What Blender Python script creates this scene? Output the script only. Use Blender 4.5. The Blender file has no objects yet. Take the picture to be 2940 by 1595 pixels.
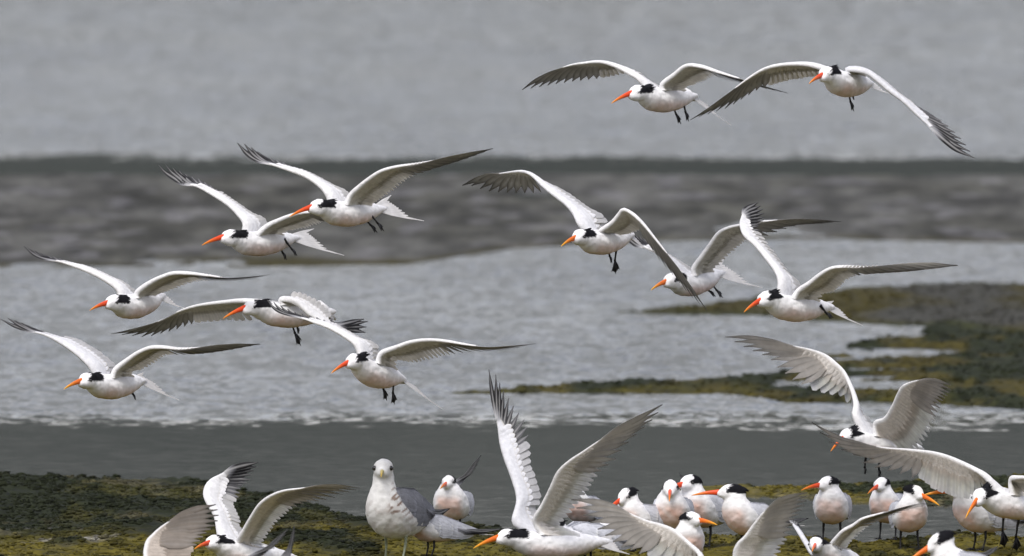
import bpy, math, random
import numpy as np
from mathutils import Vector, Matrix

random.seed(7)
RNG = np.random.default_rng(11)
SC = bpy.context.scene
COL = SC.collection

# ------------------------------------------------------------------ camera
FPX = 51613.0            # focal length in photo pixels (2940 wide)
CAMH = 2.3               # metres above the water
PITCH = math.radians(2.404)
cam_data = bpy.data.cameras.new('camera')
cam_data.sensor_width = 36.0
cam_data.lens = FPX * 36.0 / 2940.0
cam_data.clip_start = 1.0
cam_data.clip_end = 6000.0
cam_data.dof.use_dof = True
cam_data.dof.focus_distance = 40.1
cam_data.dof.aperture_fstop = 11.0
cam = bpy.data.objects.new('camera', cam_data)
cam.location = (0, 0, CAMH)
cam.rotation_euler = (math.pi / 2 - PITCH, 0, 0)
COL.objects.link(cam)
SC.camera = cam

# ------------------------------------------------------------------ sky and sun (overcast)
SUN_EL, SUN_AZ = math.radians(55), math.radians(200)   # azimuth clockwise from +Y: behind the camera, to its left
world = bpy.data.worlds.new('World')
SC.world = world
world.use_nodes = True
wn, wl = world.node_tree.nodes, world.node_tree.links
wn.clear()
w_out = wn.new('ShaderNodeOutputWorld')
w_bg = wn.new('ShaderNodeBackground')
w_sky = wn.new('ShaderNodeTexSky')
w_sky.sky_type = 'NISHITA'
w_sky.sun_disc = False
w_sky.sun_elevation = SUN_EL
w_sky.sun_rotation = SUN_AZ
w_sky.air_density = 1.5
w_sky.dust_density = 1.2
w_sky.ozone_density = 1.5
w_hsv = wn.new('ShaderNodeHueSaturation')
w_hsv.inputs['Saturation'].default_value = 0.36
wl.new(w_sky.outputs[0], w_hsv.inputs['Color'])
w_tint = wn.new('ShaderNodeMix'); w_tint.data_type = 'RGBA'; w_tint.blend_type = 'MULTIPLY'
w_tint.inputs['Factor'].default_value = 1.0
w_tint.inputs['B'].default_value = (1.02, 0.98, 1.06, 1.0)      # cool, faintly lavender overcast
wl.new(w_hsv.outputs[0], w_tint.inputs['A'])
wl.new(w_tint.outputs['Result'], w_bg.inputs['Color'])
w_bg.inputs['Strength'].default_value = 0.095
wl.new(w_bg.outputs[0], w_out.inputs[0])
sun_data = bpy.data.lights.new('sun', 'SUN')
sun_data.energy = 1.5
sun_data.angle = math.radians(24)
sun_data.color = (1.0, 0.965, 0.91)
sun = bpy.data.objects.new('sun', sun_data)
sdir = Vector((math.sin(SUN_AZ) * math.cos(SUN_EL), math.cos(SUN_AZ) * math.cos(SUN_EL), math.sin(SUN_EL)))
sun.rotation_euler = sdir.to_track_quat('Z', 'Y').to_euler()
sun.location = sdir * 60
COL.objects.link(sun)

SC.view_settings.view_transform = 'Standard'
SC.view_settings.look = 'None'
SC.view_settings.exposure = 0.80
SC.view_settings.gamma = 1.0
SC.view_settings.use_curve_mapping = False
SC.cycles.max_bounces = 6
SC.cycles.caustics_reflective = False
SC.cycles.caustics_refractive = False

# ------------------------------------------------------------------ photo geometry -> world
CP, SP = math.cos(PITCH), math.sin(PITCH)
def W(px, py, d):
    """world point seen at photo pixel (px,py) at distance d along +Y"""
    a, b = (px - 1470.0) / FPX, (py - 797.5) / FPX
    v = np.array([a, CP - b * SP, -SP - b * CP])
    v = v * (d / v[1])
    return v + np.array([0, 0, CAMH])
def PIX(X, Y, Z):
    """world -> photo pixel (vectorised)"""
    z = Z - CAMH
    f = Y * CP - z * SP
    u = Y * SP + z * CP
    return 1470.0 + FPX * X / f, 797.5 - FPX * u / f
def dist_at(py, z=0.0):
    a = PITCH + math.atan((py - 797.5) / FPX)
    return (CAMH - z) / math.tan(a)

# ------------------------------------------------------------------ noise helpers
def vnoise(x, y, seed=0):
    xi, yi = np.floor(x).astype(np.int64), np.floor(y).astype(np.int64)
    xf, yf = x - xi, y - yi
    xf, yf = xf * xf * (3 - 2 * xf), yf * yf * (3 - 2 * yf)
    def h(a, b):
        n = (a * 374761393 + b * 668265263 + seed * 974634541) & 0x7fffffff
        n = ((n ^ (n >> 13)) * 1274126177) & 0x7fffffff
        n = n ^ (n >> 16)
        return (n & 0xffff) / 65535.0
    return (h(xi, yi) * (1 - xf) + h(xi + 1, yi) * xf) * (1 - yf) + (h(xi, yi + 1) * (1 - xf) + h(xi + 1, yi + 1) * xf) * yf
def fbm(x, y, seed=0, o=4):
    s, a, t = 0.0, 0.5, 0.0
    for i in range(o):
        s = s + a * vnoise(x, y, seed + i * 17); t += a
        x, y, a = x * 2.03 + 13.1, y * 2.03 + 7.7, a * 0.5
    return s / t
def sstep(a, b, x):
    t = np.clip((x - a) / (b - a), 0, 1)
    return t * t * (3 - 2 * t)

# ------------------------------------------------------------------ materials
def new_mat(name):
    m = bpy.data.materials.new(name)
    m.use_nodes = True
    nt = m.node_tree
    nt.nodes.clear()
    return m, nt.nodes, nt.links

def attr_material(name, rough=0.8, transl=0.0, noise_scale=120.0, noise_amt=0.12, bump=0.0, bump_scale=200.0, spec=0.2, stretch=(1, 1, 1)):
    m, n, l = new_mat(name)
    out = n.new('ShaderNodeOutputMaterial')
    at = n.new('ShaderNodeAttribute'); at.attribute_name = 'Col'
    tc = n.new('ShaderNodeTexCoord')
    mp = n.new('ShaderNodeMapping'); mp.inputs['Scale'].default_value = stretch
    l.new(tc.outputs['Object'], mp.inputs['Vector'])
    nz = n.new('ShaderNodeTexNoise'); nz.inputs['Scale'].default_value = noise_scale; nz.inputs['Detail'].default_value = 3
    l.new(mp.outputs[0], nz.inputs['Vector'])
    mr = n.new('ShaderNodeMapRange'); mr.inputs['From Min'].default_value = 0.3; mr.inputs['From Max'].default_value = 0.7
    mr.inputs['To Min'].default_value = 1 - noise_amt; mr.inputs['To Max'].default_value = 1 + noise_amt * 0.4
    l.new(nz.outputs['Fac'], mr.inputs['Value'])
    mx = n.new('ShaderNodeMix'); mx.data_type = 'RGBA'; mx.blend_type = 'MULTIPLY'; mx.inputs['Factor'].default_value = 1
    l.new(at.outputs['Color'], mx.inputs['A']); l.new(mr.outputs[0], mx.inputs['B'])
    p = n.new('ShaderNodeBsdfPrincipled')
    p.inputs['Roughness'].default_value = rough
    p.inputs['Specular IOR Level'].default_value = spec
    l.new(mx.outputs['Result'], p.inputs['Base Color'])
    if bump > 0:
        nb = n.new('ShaderNodeTexNoise'); nb.inputs['Scale'].default_value = bump_scale; nb.inputs['Detail'].default_value = 2
        l.new(mp.outputs[0], nb.inputs['Vector'])
        b = n.new('ShaderNodeBump'); b.inputs['Strength'].default_value = bump; b.inputs['Distance'].default_value = 0.003
        l.new(nb.outputs['Fac'], b.inputs['Height']); l.new(b.outputs[0], p.inputs['Normal'])
    if transl > 0:
        t = n.new('ShaderNodeBsdfTranslucent'); l.new(mx.outputs['Result'], t.inputs['Color'])
        ms = n.new('ShaderNodeMixShader'); ms.inputs['Fac'].default_value = transl
        l.new(p.outputs[0], ms.inputs[1]); l.new(t.outputs[0], ms.inputs[2]); l.new(ms.outputs[0], out.inputs['Surface'])
    else:
        l.new(p.outputs[0], out.inputs['Surface'])
    return m

M_PLUM = attr_material('plumage', 0.95, 0, 70, 0.12, 0.26, 130, 0.05)
M_FEATH = attr_material('feather', 0.75, 0.52, 60, 0.12, 0, spec=0.2)
M_COVERT = attr_material('covert', 0.85, 0.10, 120, 0.14, 0.35, 300, 0.12)
M_BILL = attr_material('bill_horn', 0.38, 0, 200, 0.12, 0, spec=0.45)
M_LEG = attr_material('leg_skin', 0.5, 0, 300, 0.35, 0.4, 500, 0.35)
M_EYE = attr_material('eye_gloss', 0.08, 0, 10, 0.0, 0, spec=0.7)
M_WEED = attr_material('seaweed', 0.85, 0, 160, 0.5, 0.6, 220, 0.08)

def water_material():
    m, n, l = new_mat('water_surface')
    out = n.new('ShaderNodeOutputMaterial')
    p = n.new('ShaderNodeBsdfPrincipled')
    p.inputs['Base Color'].default_value = (0.023, 0.027, 0.024, 1)
    p.inputs['IOR'].default_value = 1.33
    p.inputs['Roughness'].default_value = 0.06
    tc = n.new('ShaderNodeTexCoord')
    # slow warp so wind edges wander
    wz = n.new('ShaderNodeTexNoise'); wz.inputs['Scale'].default_value = 1.6; wz.inputs['Detail'].default_value = 5
    wz.inputs['Roughness'].default_value = 0.65
    wmap = n.new('ShaderNodeMapping'); wmap.inputs['Scale'].default_value = (1.0, 0.8, 1)
    l.new(tc.outputs['Object'], wmap.inputs['Vector']); l.new(wmap.outputs[0], wz.inputs['Vector'])
    sx = n.new('ShaderNodeSeparateXYZ'); l.new(tc.outputs['Object'], sx.inputs[0])
    wm = n.new('ShaderNodeMath'); wm.operation = 'MULTIPLY_ADD'; wm.inputs[1].default_value = 2.4
    l.new(wz.outputs['Fac'], wm.inputs[0]); l.new(sx.outputs['Y'], wm.inputs[2])
    sub = n.new('ShaderNodeMath'); sub.operation = 'SUBTRACT'; sub.inputs[1].default_value = 1.2
    l.new(wm.outputs[0], sub.inputs[0])
    def rng(a, b, lo, hi):
        r = n.new('ShaderNodeMapRange'); r.interpolation_type = 'SMOOTHSTEP'
        r.inputs['From Min'].default_value = a; r.inputs['From Max'].default_value = b
        r.inputs['To Min'].default_value = lo; r.inputs['To Max'].default_value = hi
        l.new(sub.outputs[0], r.inputs['Value']); return r.outputs[0]
    def mth(op, a, b):
        q = n.new('ShaderNodeMath'); q.operation = op
        for i, v in enumerate((a, b)):
            if isinstance(v, (int, float)): q.inputs[i].default_value = v
            else: l.new(v, q.inputs[i])
        return q.outputs[0]
    near = rng(NEAR_CALM[0], NEAR_CALM[1], 0.0, 1.0)          # wind ripple starts beyond the sheltered strip
    f0 = rng(FAR_CALM[0], FAR_CALM[1], 0.0, 1.0)
    f1 = rng(FAR_CALM[2], FAR_CALM[3], 1.0, 0.0)
    fc = mth('MULTIPLY', f0, f1)
    rip = mth('MULTIPLY', near, mth('SUBTRACT', 1.0, mth('MULTIPLY', fc, 0.99)))
    rip = mth('MULTIPLY', rip, rng(70.0, 92.0, 1.0, 0.72))
    rg = n.new('ShaderNodeMapRange'); rg.inputs['To Min'].default_value = 0.05; rg.inputs['To Max'].default_value = 0.17
    l.new(rip, rg.inputs['Value']); l.new(rg.outputs[0], p.inputs['Roughness'])
    # gusts
    gz = n.new('ShaderNodeTexNoise'); gz.inputs['Scale'].default_value = 0.9; gz.inputs['Detail'].default_value = 3
    gm = n.new('ShaderNodeMapping'); gm.inputs['Scale'].default_value = (1.2, 0.35, 1)
    l.new(tc.outputs['Object'], gm.inputs['Vector']); l.new(gm.outputs[0], gz.inputs['Vector'])
    gr = n.new('ShaderNodeMapRange'); gr.inputs['From Min'].default_value = 0.3; gr.inputs['From Max'].default_value = 0.7
    gr.inputs['To Min'].default_value = 0.42; gr.inputs['To Max'].default_value = 1.4
    l.new(gz.outputs['Fac'], gr.inputs['Value'])
    amp = mth('ADD', mth('MULTIPLY', rip, gr.outputs[0]), 0.012)
    # random wave slopes, two sizes
    def slopes(scale, detail, mapping):
        z = n.new('ShaderNodeTexNoise'); z.inputs['Scale'].default_value = scale; z.inputs['Detail'].default_value = detail
        mp = n.new('ShaderNodeMapping'); mp.inputs['Scale'].default_value = mapping
        l.new(tc.outputs['Object'], mp.inputs['Vector']); l.new(mp.outputs[0], z.inputs['Vector'])
        v = n.new('ShaderNodeVectorMath'); v.operation = 'SUBTRACT'; v.inputs[1].default_value = (0.5, 0.5, 0.5)
        l.new(z.outputs['Color'], v.inputs[0]); return v.outputs[0]
    a = slopes(28.0, 2.0, (1.0, 0.8, 1)); b = slopes(9, 2, (1, 0.55, 1))
    def scale(v, s):
        q = n.new('ShaderNodeVectorMath'); q.operation = 'SCALE'; l.new(v, q.inputs[0])
        if isinstance(s, (int, float)): q.inputs['Scale'].default_value = s
        else: l.new(s, q.inputs['Scale'])
        return q.outputs[0]
    ad = n.new('ShaderNodeVectorMath'); ad.operation = 'ADD'
    l.new(scale(a, 0.72), ad.inputs[0]); l.new(scale(b, 0.34), ad.inputs[1])
    sl = scale(ad.outputs[0], amp)
    fl = n.new('ShaderNodeVectorMath'); fl.operation = 'MULTIPLY'; fl.inputs[1].default_value = (1, 1, 0); l.new(sl, fl.inputs[0])
    up = n.new('ShaderNodeVectorMath'); up.operation = 'ADD'; up.inputs[1].default_value = (0, 0, 1); l.new(fl.outputs[0], up.inputs[0])
    no = n.new('ShaderNodeVectorMath'); no.operation = 'NORMALIZE'; l.new(up.outputs[0], no.inputs[0])
    l.new(no.outputs[0], p.inputs['Normal'])
    l.new(p.outputs[0], out.inputs['Surface'])
    return m

def mud_material():
    m, n, l = new_mat('mud_and_algae')
    out = n.new('ShaderNodeOutputMaterial')
    p = n.new('ShaderNodeBsdfPrincipled')
    at = n.new('ShaderNodeAttribute'); at.attribute_name = 'Col'
    tc = n.new('ShaderNodeTexCoord')
    nz = n.new('ShaderNodeTexNoise'); nz.inputs['Scale'].default_value = 28; nz.inputs['Detail'].default_value = 6; nz.inputs['Roughness'].default_value = 0.7
    l.new(tc.outputs['Object'], nz.inputs['Vector'])
    mr = n.new('ShaderNodeMapRange'); mr.inputs['From Min'].default_value = 0.35; mr.inputs['From Max'].default_value = 0.65
    mr.inputs['To Min'].default_value = 0.35; mr.inputs['To Max'].default_value = 1.5
    l.new(nz.outputs['Fac'], mr.inputs['Value'])
    mx = n.new('ShaderNodeMix'); mx.data_type = 'RGBA'; mx.blend_type = 'MULTIPLY'; mx.inputs['Factor'].default_value = 1
    l.new(at.outputs['Color'], mx.inputs['A']); l.new(mr.outputs[0], mx.inputs['B'])
    l.new(mx.outputs['Result'], p.inputs['Base Color'])
    rr = n.new('ShaderNodeMapRange'); rr.inputs['From Min'].default_value = 0.35; rr.inputs['From Max'].default_value = 0.6
    rr.inputs['To Min'].default_value = 0.65; rr.inputs['To Max'].default_value = 0.95
    l.new(nz.outputs['Fac'], rr.inputs['Value']); l.new(rr.outputs[0], p.inputs['Roughness'])
    p.inputs['Specular IOR Level'].default_value = 0.08
    b = n.new('ShaderNodeBump'); b.inputs['Strength'].default_value = 0.6; b.inputs['Distance'].default_value = 0.01
    l.new(nz.outputs['Fac'], b.inputs['Height']); l.new(b.outputs[0], p.inputs['Normal'])
    l.new(p.outputs[0], out.inputs['Surface'])
    return m

def hill_material():
    m, n, l = new_mat('far_hillside')
    out = n.new('ShaderNodeOutputMaterial'); p = n.new('ShaderNodeBsdfPrincipled')
    nz = n.new('ShaderNodeTexNoise'); nz.inputs['Scale'].default_value = 0.03; nz.inputs['Detail'].default_value = 6
    tc = n.new('ShaderNodeTexCoord'); l.new(tc.outputs['Object'], nz.inputs['Vector'])
    cr = n.new('ShaderNodeValToRGB')
    cr.color_ramp.elements[0].position = 0.35; cr.color_ramp.elements[0].color = (0.033, 0.038, 0.035, 1)
    cr.color_ramp.elements[1].position = 0.7; cr.color_ramp.elements[1].color = (0.058, 0.063, 0.057, 1)
    l.new(nz.outputs['Fac'], cr.inputs[0]); l.new(cr.outputs[0], p.inputs['Base Color'])
    p.inputs['Roughness'].default_value = 1.0; p.inputs['Specular IOR Level'].default_value = 0.0
    l.new(p.outputs[0], out.inputs['Surface'])
    return m

# ------------------------------------------------------------------ mesh helpers
def mesh_from(name, V, F, mat, col=None, smooth=True):
    me = bpy.data.meshes.new(name)
    V = np.asarray(V, dtype=np.float64)
    me.from_pydata(V.tolist(), [], F if isinstance(F, list) else F.tolist())
    if col is not None:
        a = me.color_attributes.new('Col', 'FLOAT_COLOR', 'POINT')
        c = np.ones((len(V), 4), dtype=np.float32); c[:, :3] = col
        a.data.foreach_set('color', c.ravel())
    if smooth:
        me.polygons.foreach_set('use_smooth', [True] * len(me.polygons))
    me.materials.append(mat)
    me.update()
    return me
def add_obj(name, me, parent=None, loc=(0, 0, 0)):
    o = bpy.data.objects.new(name, me)
    COL.objects.link(o)
    o.location = loc
    if parent is not None: o.parent = parent
    return o
def grid_faces(nr, nc, off=0):
    r, c = np.meshgrid(np.arange(nr - 1), np.arange(nc - 1), indexing='ij')
    a = (r * nc + c + off).ravel()
    return np.stack([a, a + 1, a + nc + 1, a + nc], 1)
def unit(v):
    v = np.asarray(v, float); return v / max(np.linalg.norm(v), 1e-9)
def catmull(P, n):
    P = np.asarray(P, float)
    Q = np.vstack([2 * P[0] - P[1], P, 2 * P[-1] - P[-2]])
    out = []
    for i in range(1, len(Q) - 2):
        p0, p1, p2, p3 = Q[i - 1:i + 3]
        for t in np.linspace(0, 1, 24, endpoint=False):
            out.append(0.5 * ((2 * p1) + (p2 - p0) * t + (2 * p0 - 5 * p1 + 4 * p2 - p3) * t * t + (3 * p1 - p0 - 3 * p2 + p3) * t ** 3))
    out.append(P[-1])
    out = np.array(out)
    s = np.r_[0, np.cumsum(np.linalg.norm(np.diff(out, axis=0), axis=1))]
    u = np.linspace(0, s[-1], n)
    return np.stack([np.interp(u, s, out[:, k]) for k in range(out.shape[1])], 1)
def sample(C, t):
    t = np.clip(t, 0, 1) * (len(C) - 1)
    i = int(min(math.floor(t), len(C) - 2)); f = t - i
    return C[i] * (1 - f) + C[i + 1] * f
def tube(C, R, nseg=8):
    """closed tube along points C with radii R; returns V, F"""
    C = np.asarray(C, float); N = len(C)
    T = np.gradient(C, axis=0)
    V = []; up = np.array([0.13, 0.2, 1.0])
    for i in range(N):
        t = unit(T[i]); a = np.cross(t, up)
        if np.linalg.norm(a) < 1e-4: a = np.cross(t, [1, 0, 0])
        a = unit(a); b = np.cross(t, a)
        for k in range(nseg):
            q = 2 * math.pi * k / nseg
            V.append(C[i] + R[i] * (math.cos(q) * a + math.sin(q) * b))
    F = []
    for i in range(N - 1):
        for k in range(nseg):
            k2 = (k + 1) % nseg
            F.append([i * nseg + k, i * nseg + k2, (i + 1) * nseg + k2, (i + 1) * nseg + k])
    F.append(list(range(nseg))[::-1]); F.append([(N - 1) * nseg + k for k in range(nseg)])
    return np.array(V), F

def blade(C, n, halfw, ctop, cbot, shaft_top=None, shaft_bot=None, thick=0.0006, camber=0.12, edge_top=None, edge_bot=None):
    """one feather: cambered blade along points C with surface normal n; colours are per-point arrays"""
    C = np.asarray(C, float); N = len(C)
    T = np.gradient(C, axis=0)
    U = np.array([-1.0, -0.5, -0.07, 0.07, 0.5, 1.0])
    V, Cc = [], []
    for side in (1, -1):
        for i in range(N):
            t = unit(T[i]); nn = unit(n[i] - t * np.dot(n[i], t)); w = np.cross(nn, t)
            for u in U:
                h = halfw[i]
                z = -camber * h * (u * u) + side * (thick * (1 - 0.8 * abs(u)))
                V.append(C[i] + w * (u * h) + nn * z)
                c = ctop[i] if side > 0 else cbot[i]
                if abs(u) < 0.2:
                    sh = shaft_top if side > 0 else shaft_bot
                    if sh is not None: c = sh[i]
                elif edge_top is not None and u > 0.9 and side > 0:
                    c = edge_top[i]
                elif edge_bot is not None and u > 0.9 and side < 0:
                    c = edge_bot[i]
                Cc.append(c)
    m = len(U); F = grid_faces(N, m).tolist()
    F += [f[::-1] for f in grid_faces(N, m, N * m).tolist()]
    return np.array(V), F, np.array(Cc)

class Joined:
    def __init__(s): s.V, s.F, s.C, s.n = [], [], [], 0
    def add(s, V, F, C):
        V = np.asarray(V); C = np.asarray(C, float)
        if C.ndim == 1: C = np.tile(C, (len(V), 1))
        s.V.append(V); s.C.append(C); s.F += [[i + s.n for i in f] for f in F]; s.n += len(V)
    def mesh(s, name, mat): return mesh_from(name, np.vstack(s.V), s.F, mat, np.vstack(s.C))
def ico():
    t = (1 + 5 ** 0.5) / 2
    V = [(-1, t, 0), (1, t, 0), (-1, -t, 0), (1, -t, 0), (0, -1, t), (0, 1, t), (0, -1, -t), (0, 1, -t), (t, 0, -1), (t, 0, 1), (-t, 0, -1), (-t, 0, 1)]
    F = [(0, 11, 5), (0, 5, 1), (0, 1, 7), (0, 7, 10), (0, 10, 11), (1, 5, 9), (5, 11, 4), (11, 10, 2), (10, 7, 6), (7, 1, 8), (3, 9, 4), (3, 4, 2), (3, 2, 6), (3, 6, 8), (3, 8, 9), (4, 9, 5), (2, 4, 11), (6, 2, 10), (8, 6, 7), (9, 8, 1)]
    V = [unit(v) for v in V]
    return V, F
def ico_sub(k):
    V, F = ico()
    for _ in range(k):
        cache, G = {}, []
        def mid(a, b):
            key = (min(a, b), max(a, b))
            if key not in cache:
                cache[key] = len(V); V.append(unit(V[a] + V[b]))
            return cache[key]
        for a, b, c in F:
            x, y, z = mid(a, b), mid(b, c), mid(c, a)
            G += [(a, x, z), (b, y, x), (c, z, y), (x, y, z)]
        F = G
    return np.array(V), np.array(F)
ICO0 = ico_sub(0); ICO1 = ico_sub(1); ICO2 = ico_sub(2)

# ------------------------------------------------------------------ the setting
def Y_of(py): return dist_at(py)
NEAR_CALM = (Y_of(1228), Y_of(1172))
FAR_CALM = (Y_of(640), Y_of(580), Y_of(464), Y_of(432))

def poly(pts):
    xs = np.array([p[0] for p in pts], float); ys = np.array([p[1] for p in pts], float)
    return lambda x: np.interp(x, xs, ys)
REG = {}
REG['ledge'] = (poly([(-400, 1372), (0, 1372), (140, 1380), (230, 1376), (330, 1378), (520, 1378), (640, 1392), (720, 1412), (800, 1424), (880, 1446), (960, 1468), (1060, 1486), (1200, 1486), (1340, 1492), (1480, 1506), (1600, 1522), (1720, 1530), (1850, 1528), (2000, 1524), (2200, 1524), (2300, 1532), (2480, 1538), (2650, 1532), (2750, 1518), (2940, 1530), (3400, 1530)]),
                lambda x: x * 0 + 9999)
REG['islet'] = (poly([(1790, 1420), (1840, 1408), (1900, 1398), (2000, 1390), (2200, 1392), (2400, 1385), (2600, 1378), (2750, 1366), (2940, 1362), (3400, 1360)]),
                poly([(1790, 1400), (1840, 1406), (1950, 1416), (2100, 1426), (2300, 1436), (2450, 1450), (2600, 1456), (2940, 1440), (3400, 1440)]))
REG['strip'] = (poly([(1060, 1150), (1100, 1138), (1300, 1122), (1500, 1106), (1700, 1092), (1900, 1086), (2150, 1082), (2280, 1062), (2340, 1010), (2420, 990), (2500, 975), (2600, 952), (2700, 930), (2800, 905), (2940, 890), (3400, 880)]),
                poly([(1060, 1130), (1100, 1142), (1400, 1134), (1600, 1133), (1900, 1132), (2100, 1140), (2200, 1155), (2300, 1168), (2500, 1160), (2700, 1168), (2940, 1182), (3400, 1190)]))
REG['spit'] = (poly([(1360, 906), (1400, 900), (1700, 894), (1950, 880), (2050, 866), (2180, 852), (2350, 838), (2500, 822), (2700, 812), (2940, 808), (3400, 800)]),
               poly([(1360, 894), (1400, 904), (1700, 904), (2000, 908), (2200, 912), (2350, 926), (2500, 936), (2700, 940), (2800, 950), (2940, 970), (3400, 990)]))
REG['far'] = (lambda x: x * 0 + 497, poly([(-400, 772), (800, 770), (1150, 768), (1300, 745), (1450, 722), (1700, 708), (2000, 698), (2400, 692), (2700, 698), (2940, 706), (3400, 712)]))

def terrain(X, Y):
    """height and colour of the mud flat"""
    px, py = PIX(X, Y, 0 * X)
    wob = (fbm(X * 3.1, Y * 0.55, 3) - 0.5)
    H = np.full_like(X, -0.05)
    def inside(k, wig):
        up, lo = REG[k]
        q = py + wob * wig
        return np.minimum(q - up(px), lo(px) - q)
    n1 = fbm(X * 9, Y * 2.2, 21, 5); n2 = fbm(X * 38, Y * 17, 5, 3); n3 = fbm(X * 2.2, Y * 1.0, 9, 3)
    n4 = fbm(X * 70, Y * 45, 12, 2)
    lump = np.maximum(0, n2 - 0.45) * 2
    C = np.zeros(X.shape + (3,))
    MUD = np.array([0.068, 0.067, 0.056]); DARK = np.array([0.020, 0.024, 0.012]); OLIVE = np.array([0.062, 0.053, 0.016])
    YEL = np.array([0.118, 0.098, 0.016]); SAND = np.array([0.15, 0.13, 0.075]); GREY = np.array([0.078, 0.077, 0.069])
    def mix(a, b, t): return a * (1 - t[..., None]) + b * t[..., None]
    # near ledge
    m = inside('ledge', 14)
    dpt = m
    rise = sstep(0, 22, m)
    left = sstep(1500, 700, px)
    h = -0.02 + rise * (0.024 + 0.014 * left * sstep(160, 20, dpt) + 0.010 * (n1 - 0.5) + 0.012 * lump + 0.006 * (n4 - 0.5))
    h = h + rise * 0.016 * np.maximum(0, n1 - 0.55) * 2
    c = mix(np.broadcast_to(OLIVE * np.array([0.78, 0.9, 1.0]), C.shape), np.broadcast_to(DARK, C.shape), sstep(0.32, 0.50, n1 + 0.25 * sstep(60, 0, dpt) * left))
    c = mix(c, np.broadcast_to(SAND, C.shape), sstep(0.60, 0.72, fbm(X * 7 + 40, Y * 4, 33, 4)) * 0.35)
    yl = sstep(0.0, 40, py + (n3 - 0.5) * 60 - 1512 - 30 * sstep(900, 0, px))
    c = mix(c, np.broadcast_to(YEL, C.shape), yl * sstep(0.75, 0.45, n1) * 0.9)
    shell = sstep(0.62, 0.72, fbm(X * 14, Y * 6, 77, 3)) * sstep(-10, 6, 14 - np.abs(py - 1547 + px * 0.02 - 0)) * sstep(420, 200, px)
    c = mix(c, np.broadcast_to(np.array([0.34, 0.33, 0.31]), C.shape), shell)
    sel = m > -60
    H = np.where(sel, np.maximum(H, np.where(m > 0, h, -0.02 + m * 0.0005)), H); C = np.where((m > -6)[..., None], c, C)
    # islet
    m = inside('islet', 12)
    rise = sstep(0, 14, m)
    h = -0.015 + rise * (0.021 + 0.010 * lump + 0.008 * (n1 - 0.5))
    c = mix(np.broadcast_to(YEL * 0.85, C.shape), np.broadcast_to(DARK * 1.5, C.shape), sstep(0.48, 0.62, n1 + 0.12 * sstep(2250, 2700, px)))
    c = mix(c, np.broadcast_to(SAND, C.shape), sstep(20, 4, REG['islet'][1](px) - py) * sstep(0.4, 0.6, n2) * 0.7)
    H = np.where(m > 0, np.maximum(H, h), H); C = np.where((m > -3)[..., None], c, C)
    # mid strip and right bank
    m = inside('strip', 16)
    rise = sstep(0, 12, m)
    brk = np.maximum(sstep(0.54, 0.64, fbm(X * 1.5 + 2, Y * 1.1 + 4, 55, 4)), sstep(0.57, 0.63, fbm(X * 1.1 + 2, Y * 3.2 + 4, 57, 3))) * sstep(2150, 2300, px) * sstep(2950, 2600, px)
    h = -0.015 + rise * (0.022 + 0.012 * lump + 0.022 * (n1 - 0.5) + 0.01 * sstep(2200, 2900, px)) - 0.024 * brk * rise
    c = mix(np.broadcast_to(OLIVE * 0.95, C.shape), np.broadcast_to(DARK * 1.1, C.shape), sstep(0.38, 0.54, n1))
    c = mix(c, np.broadcast_to(MUD * 0.9, C.shape), sstep(0.5, 0.62, n3) * sstep(2350, 2700, px) * sstep(1090, 1000, py) * 0.8)
    c = mix(c, np.broadcast_to(YEL * 0.75, C.shape), 0.6 * sstep(1095, 1135, py) * sstep(0.40, 0.56, fbm(X * 4, Y * 1.3, 51, 3)) * 0.85)
    H = np.where(m > 0, np.maximum(H, h), H); C = np.where((m > -2)[..., None], c, C)
    # spit
    m = inside('spit', 12)
    rise = sstep(0, 10, m)
    h = -0.012 + rise * (0.018 + 0.008 * lump + 0.014 * (n1 - 0.5)) - 0.004 * sstep(2100, 1500, px)
    c = mix(np.broadcast_to(MUD * 0.85, C.shape), np.broadcast_to(OLIVE * 0.9, C.shape), sstep(0.40, 0.6, n3 + 0.3 * sstep(18, 0, m)))
    c = mix(c, np.broadcast_to(DARK * 1.6, C.shape), sstep(16, 2, m) * 0.8)
    H = np.where(m > 0, np.maximum(H, h), H); C = np.where((m > -2)[..., None], c, C)
    # far mud
    m = inside('far', 14)
    rise = sstep(0, 10, m)
    pud = fbm(X * 2.4 + 5, Y * 0.7, 61, 5)
    h = -0.012 + rise * (0.017 + 0.010 * (n1 - 0.5) + 0.006 * lump) - rise * 0.014 * sstep(0.70, 0.80, pud)
    c = mix(np.broadcast_to(MUD, C.shape), np.broadcast_to(GREY * 1.15, C.shape), sstep(0.42, 0.6, fbm(X * 2.6, Y * 0.9, 71, 4)))
    c = mix(c, np.broadcast_to(MUD * 0.55, C.shape), sstep(0.5, 0.65, fbm(X * 3.4, Y * 1.2, 91, 4)) * 0.45)
    c = c * (0.30 + 1.4 * fbm(X * 13, Y * 2.0, 133, 2))[..., None]
    c = mix(c, np.broadcast_to(np.array([0.20, 0.195, 0.20]), C.shape), sstep(0.60, 0.72, fbm(X * 9 + 3, Y * 2.2, 143, 3)) * 0.45)
    gre = sstep(735, 760, py + (n3 - 0.5) * 30) * sstep(1300, 1150, px) * sstep(350, 800, px)
    gre = np.maximum(gre, sstep(22, 3, m) * sstep(600, 700, py) * 0.6)
    c = mix(c, np.broadcast_to(OLIVE * 0.75, C.shape), gre)
    H = np.where(m > 0, np.maximum(H, h), H); C = np.where((m > -2)[..., None], c, C)
    C = np.where(C.sum(-1, keepdims=True) == 0, OLIVE, C)
    return H, C

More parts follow.
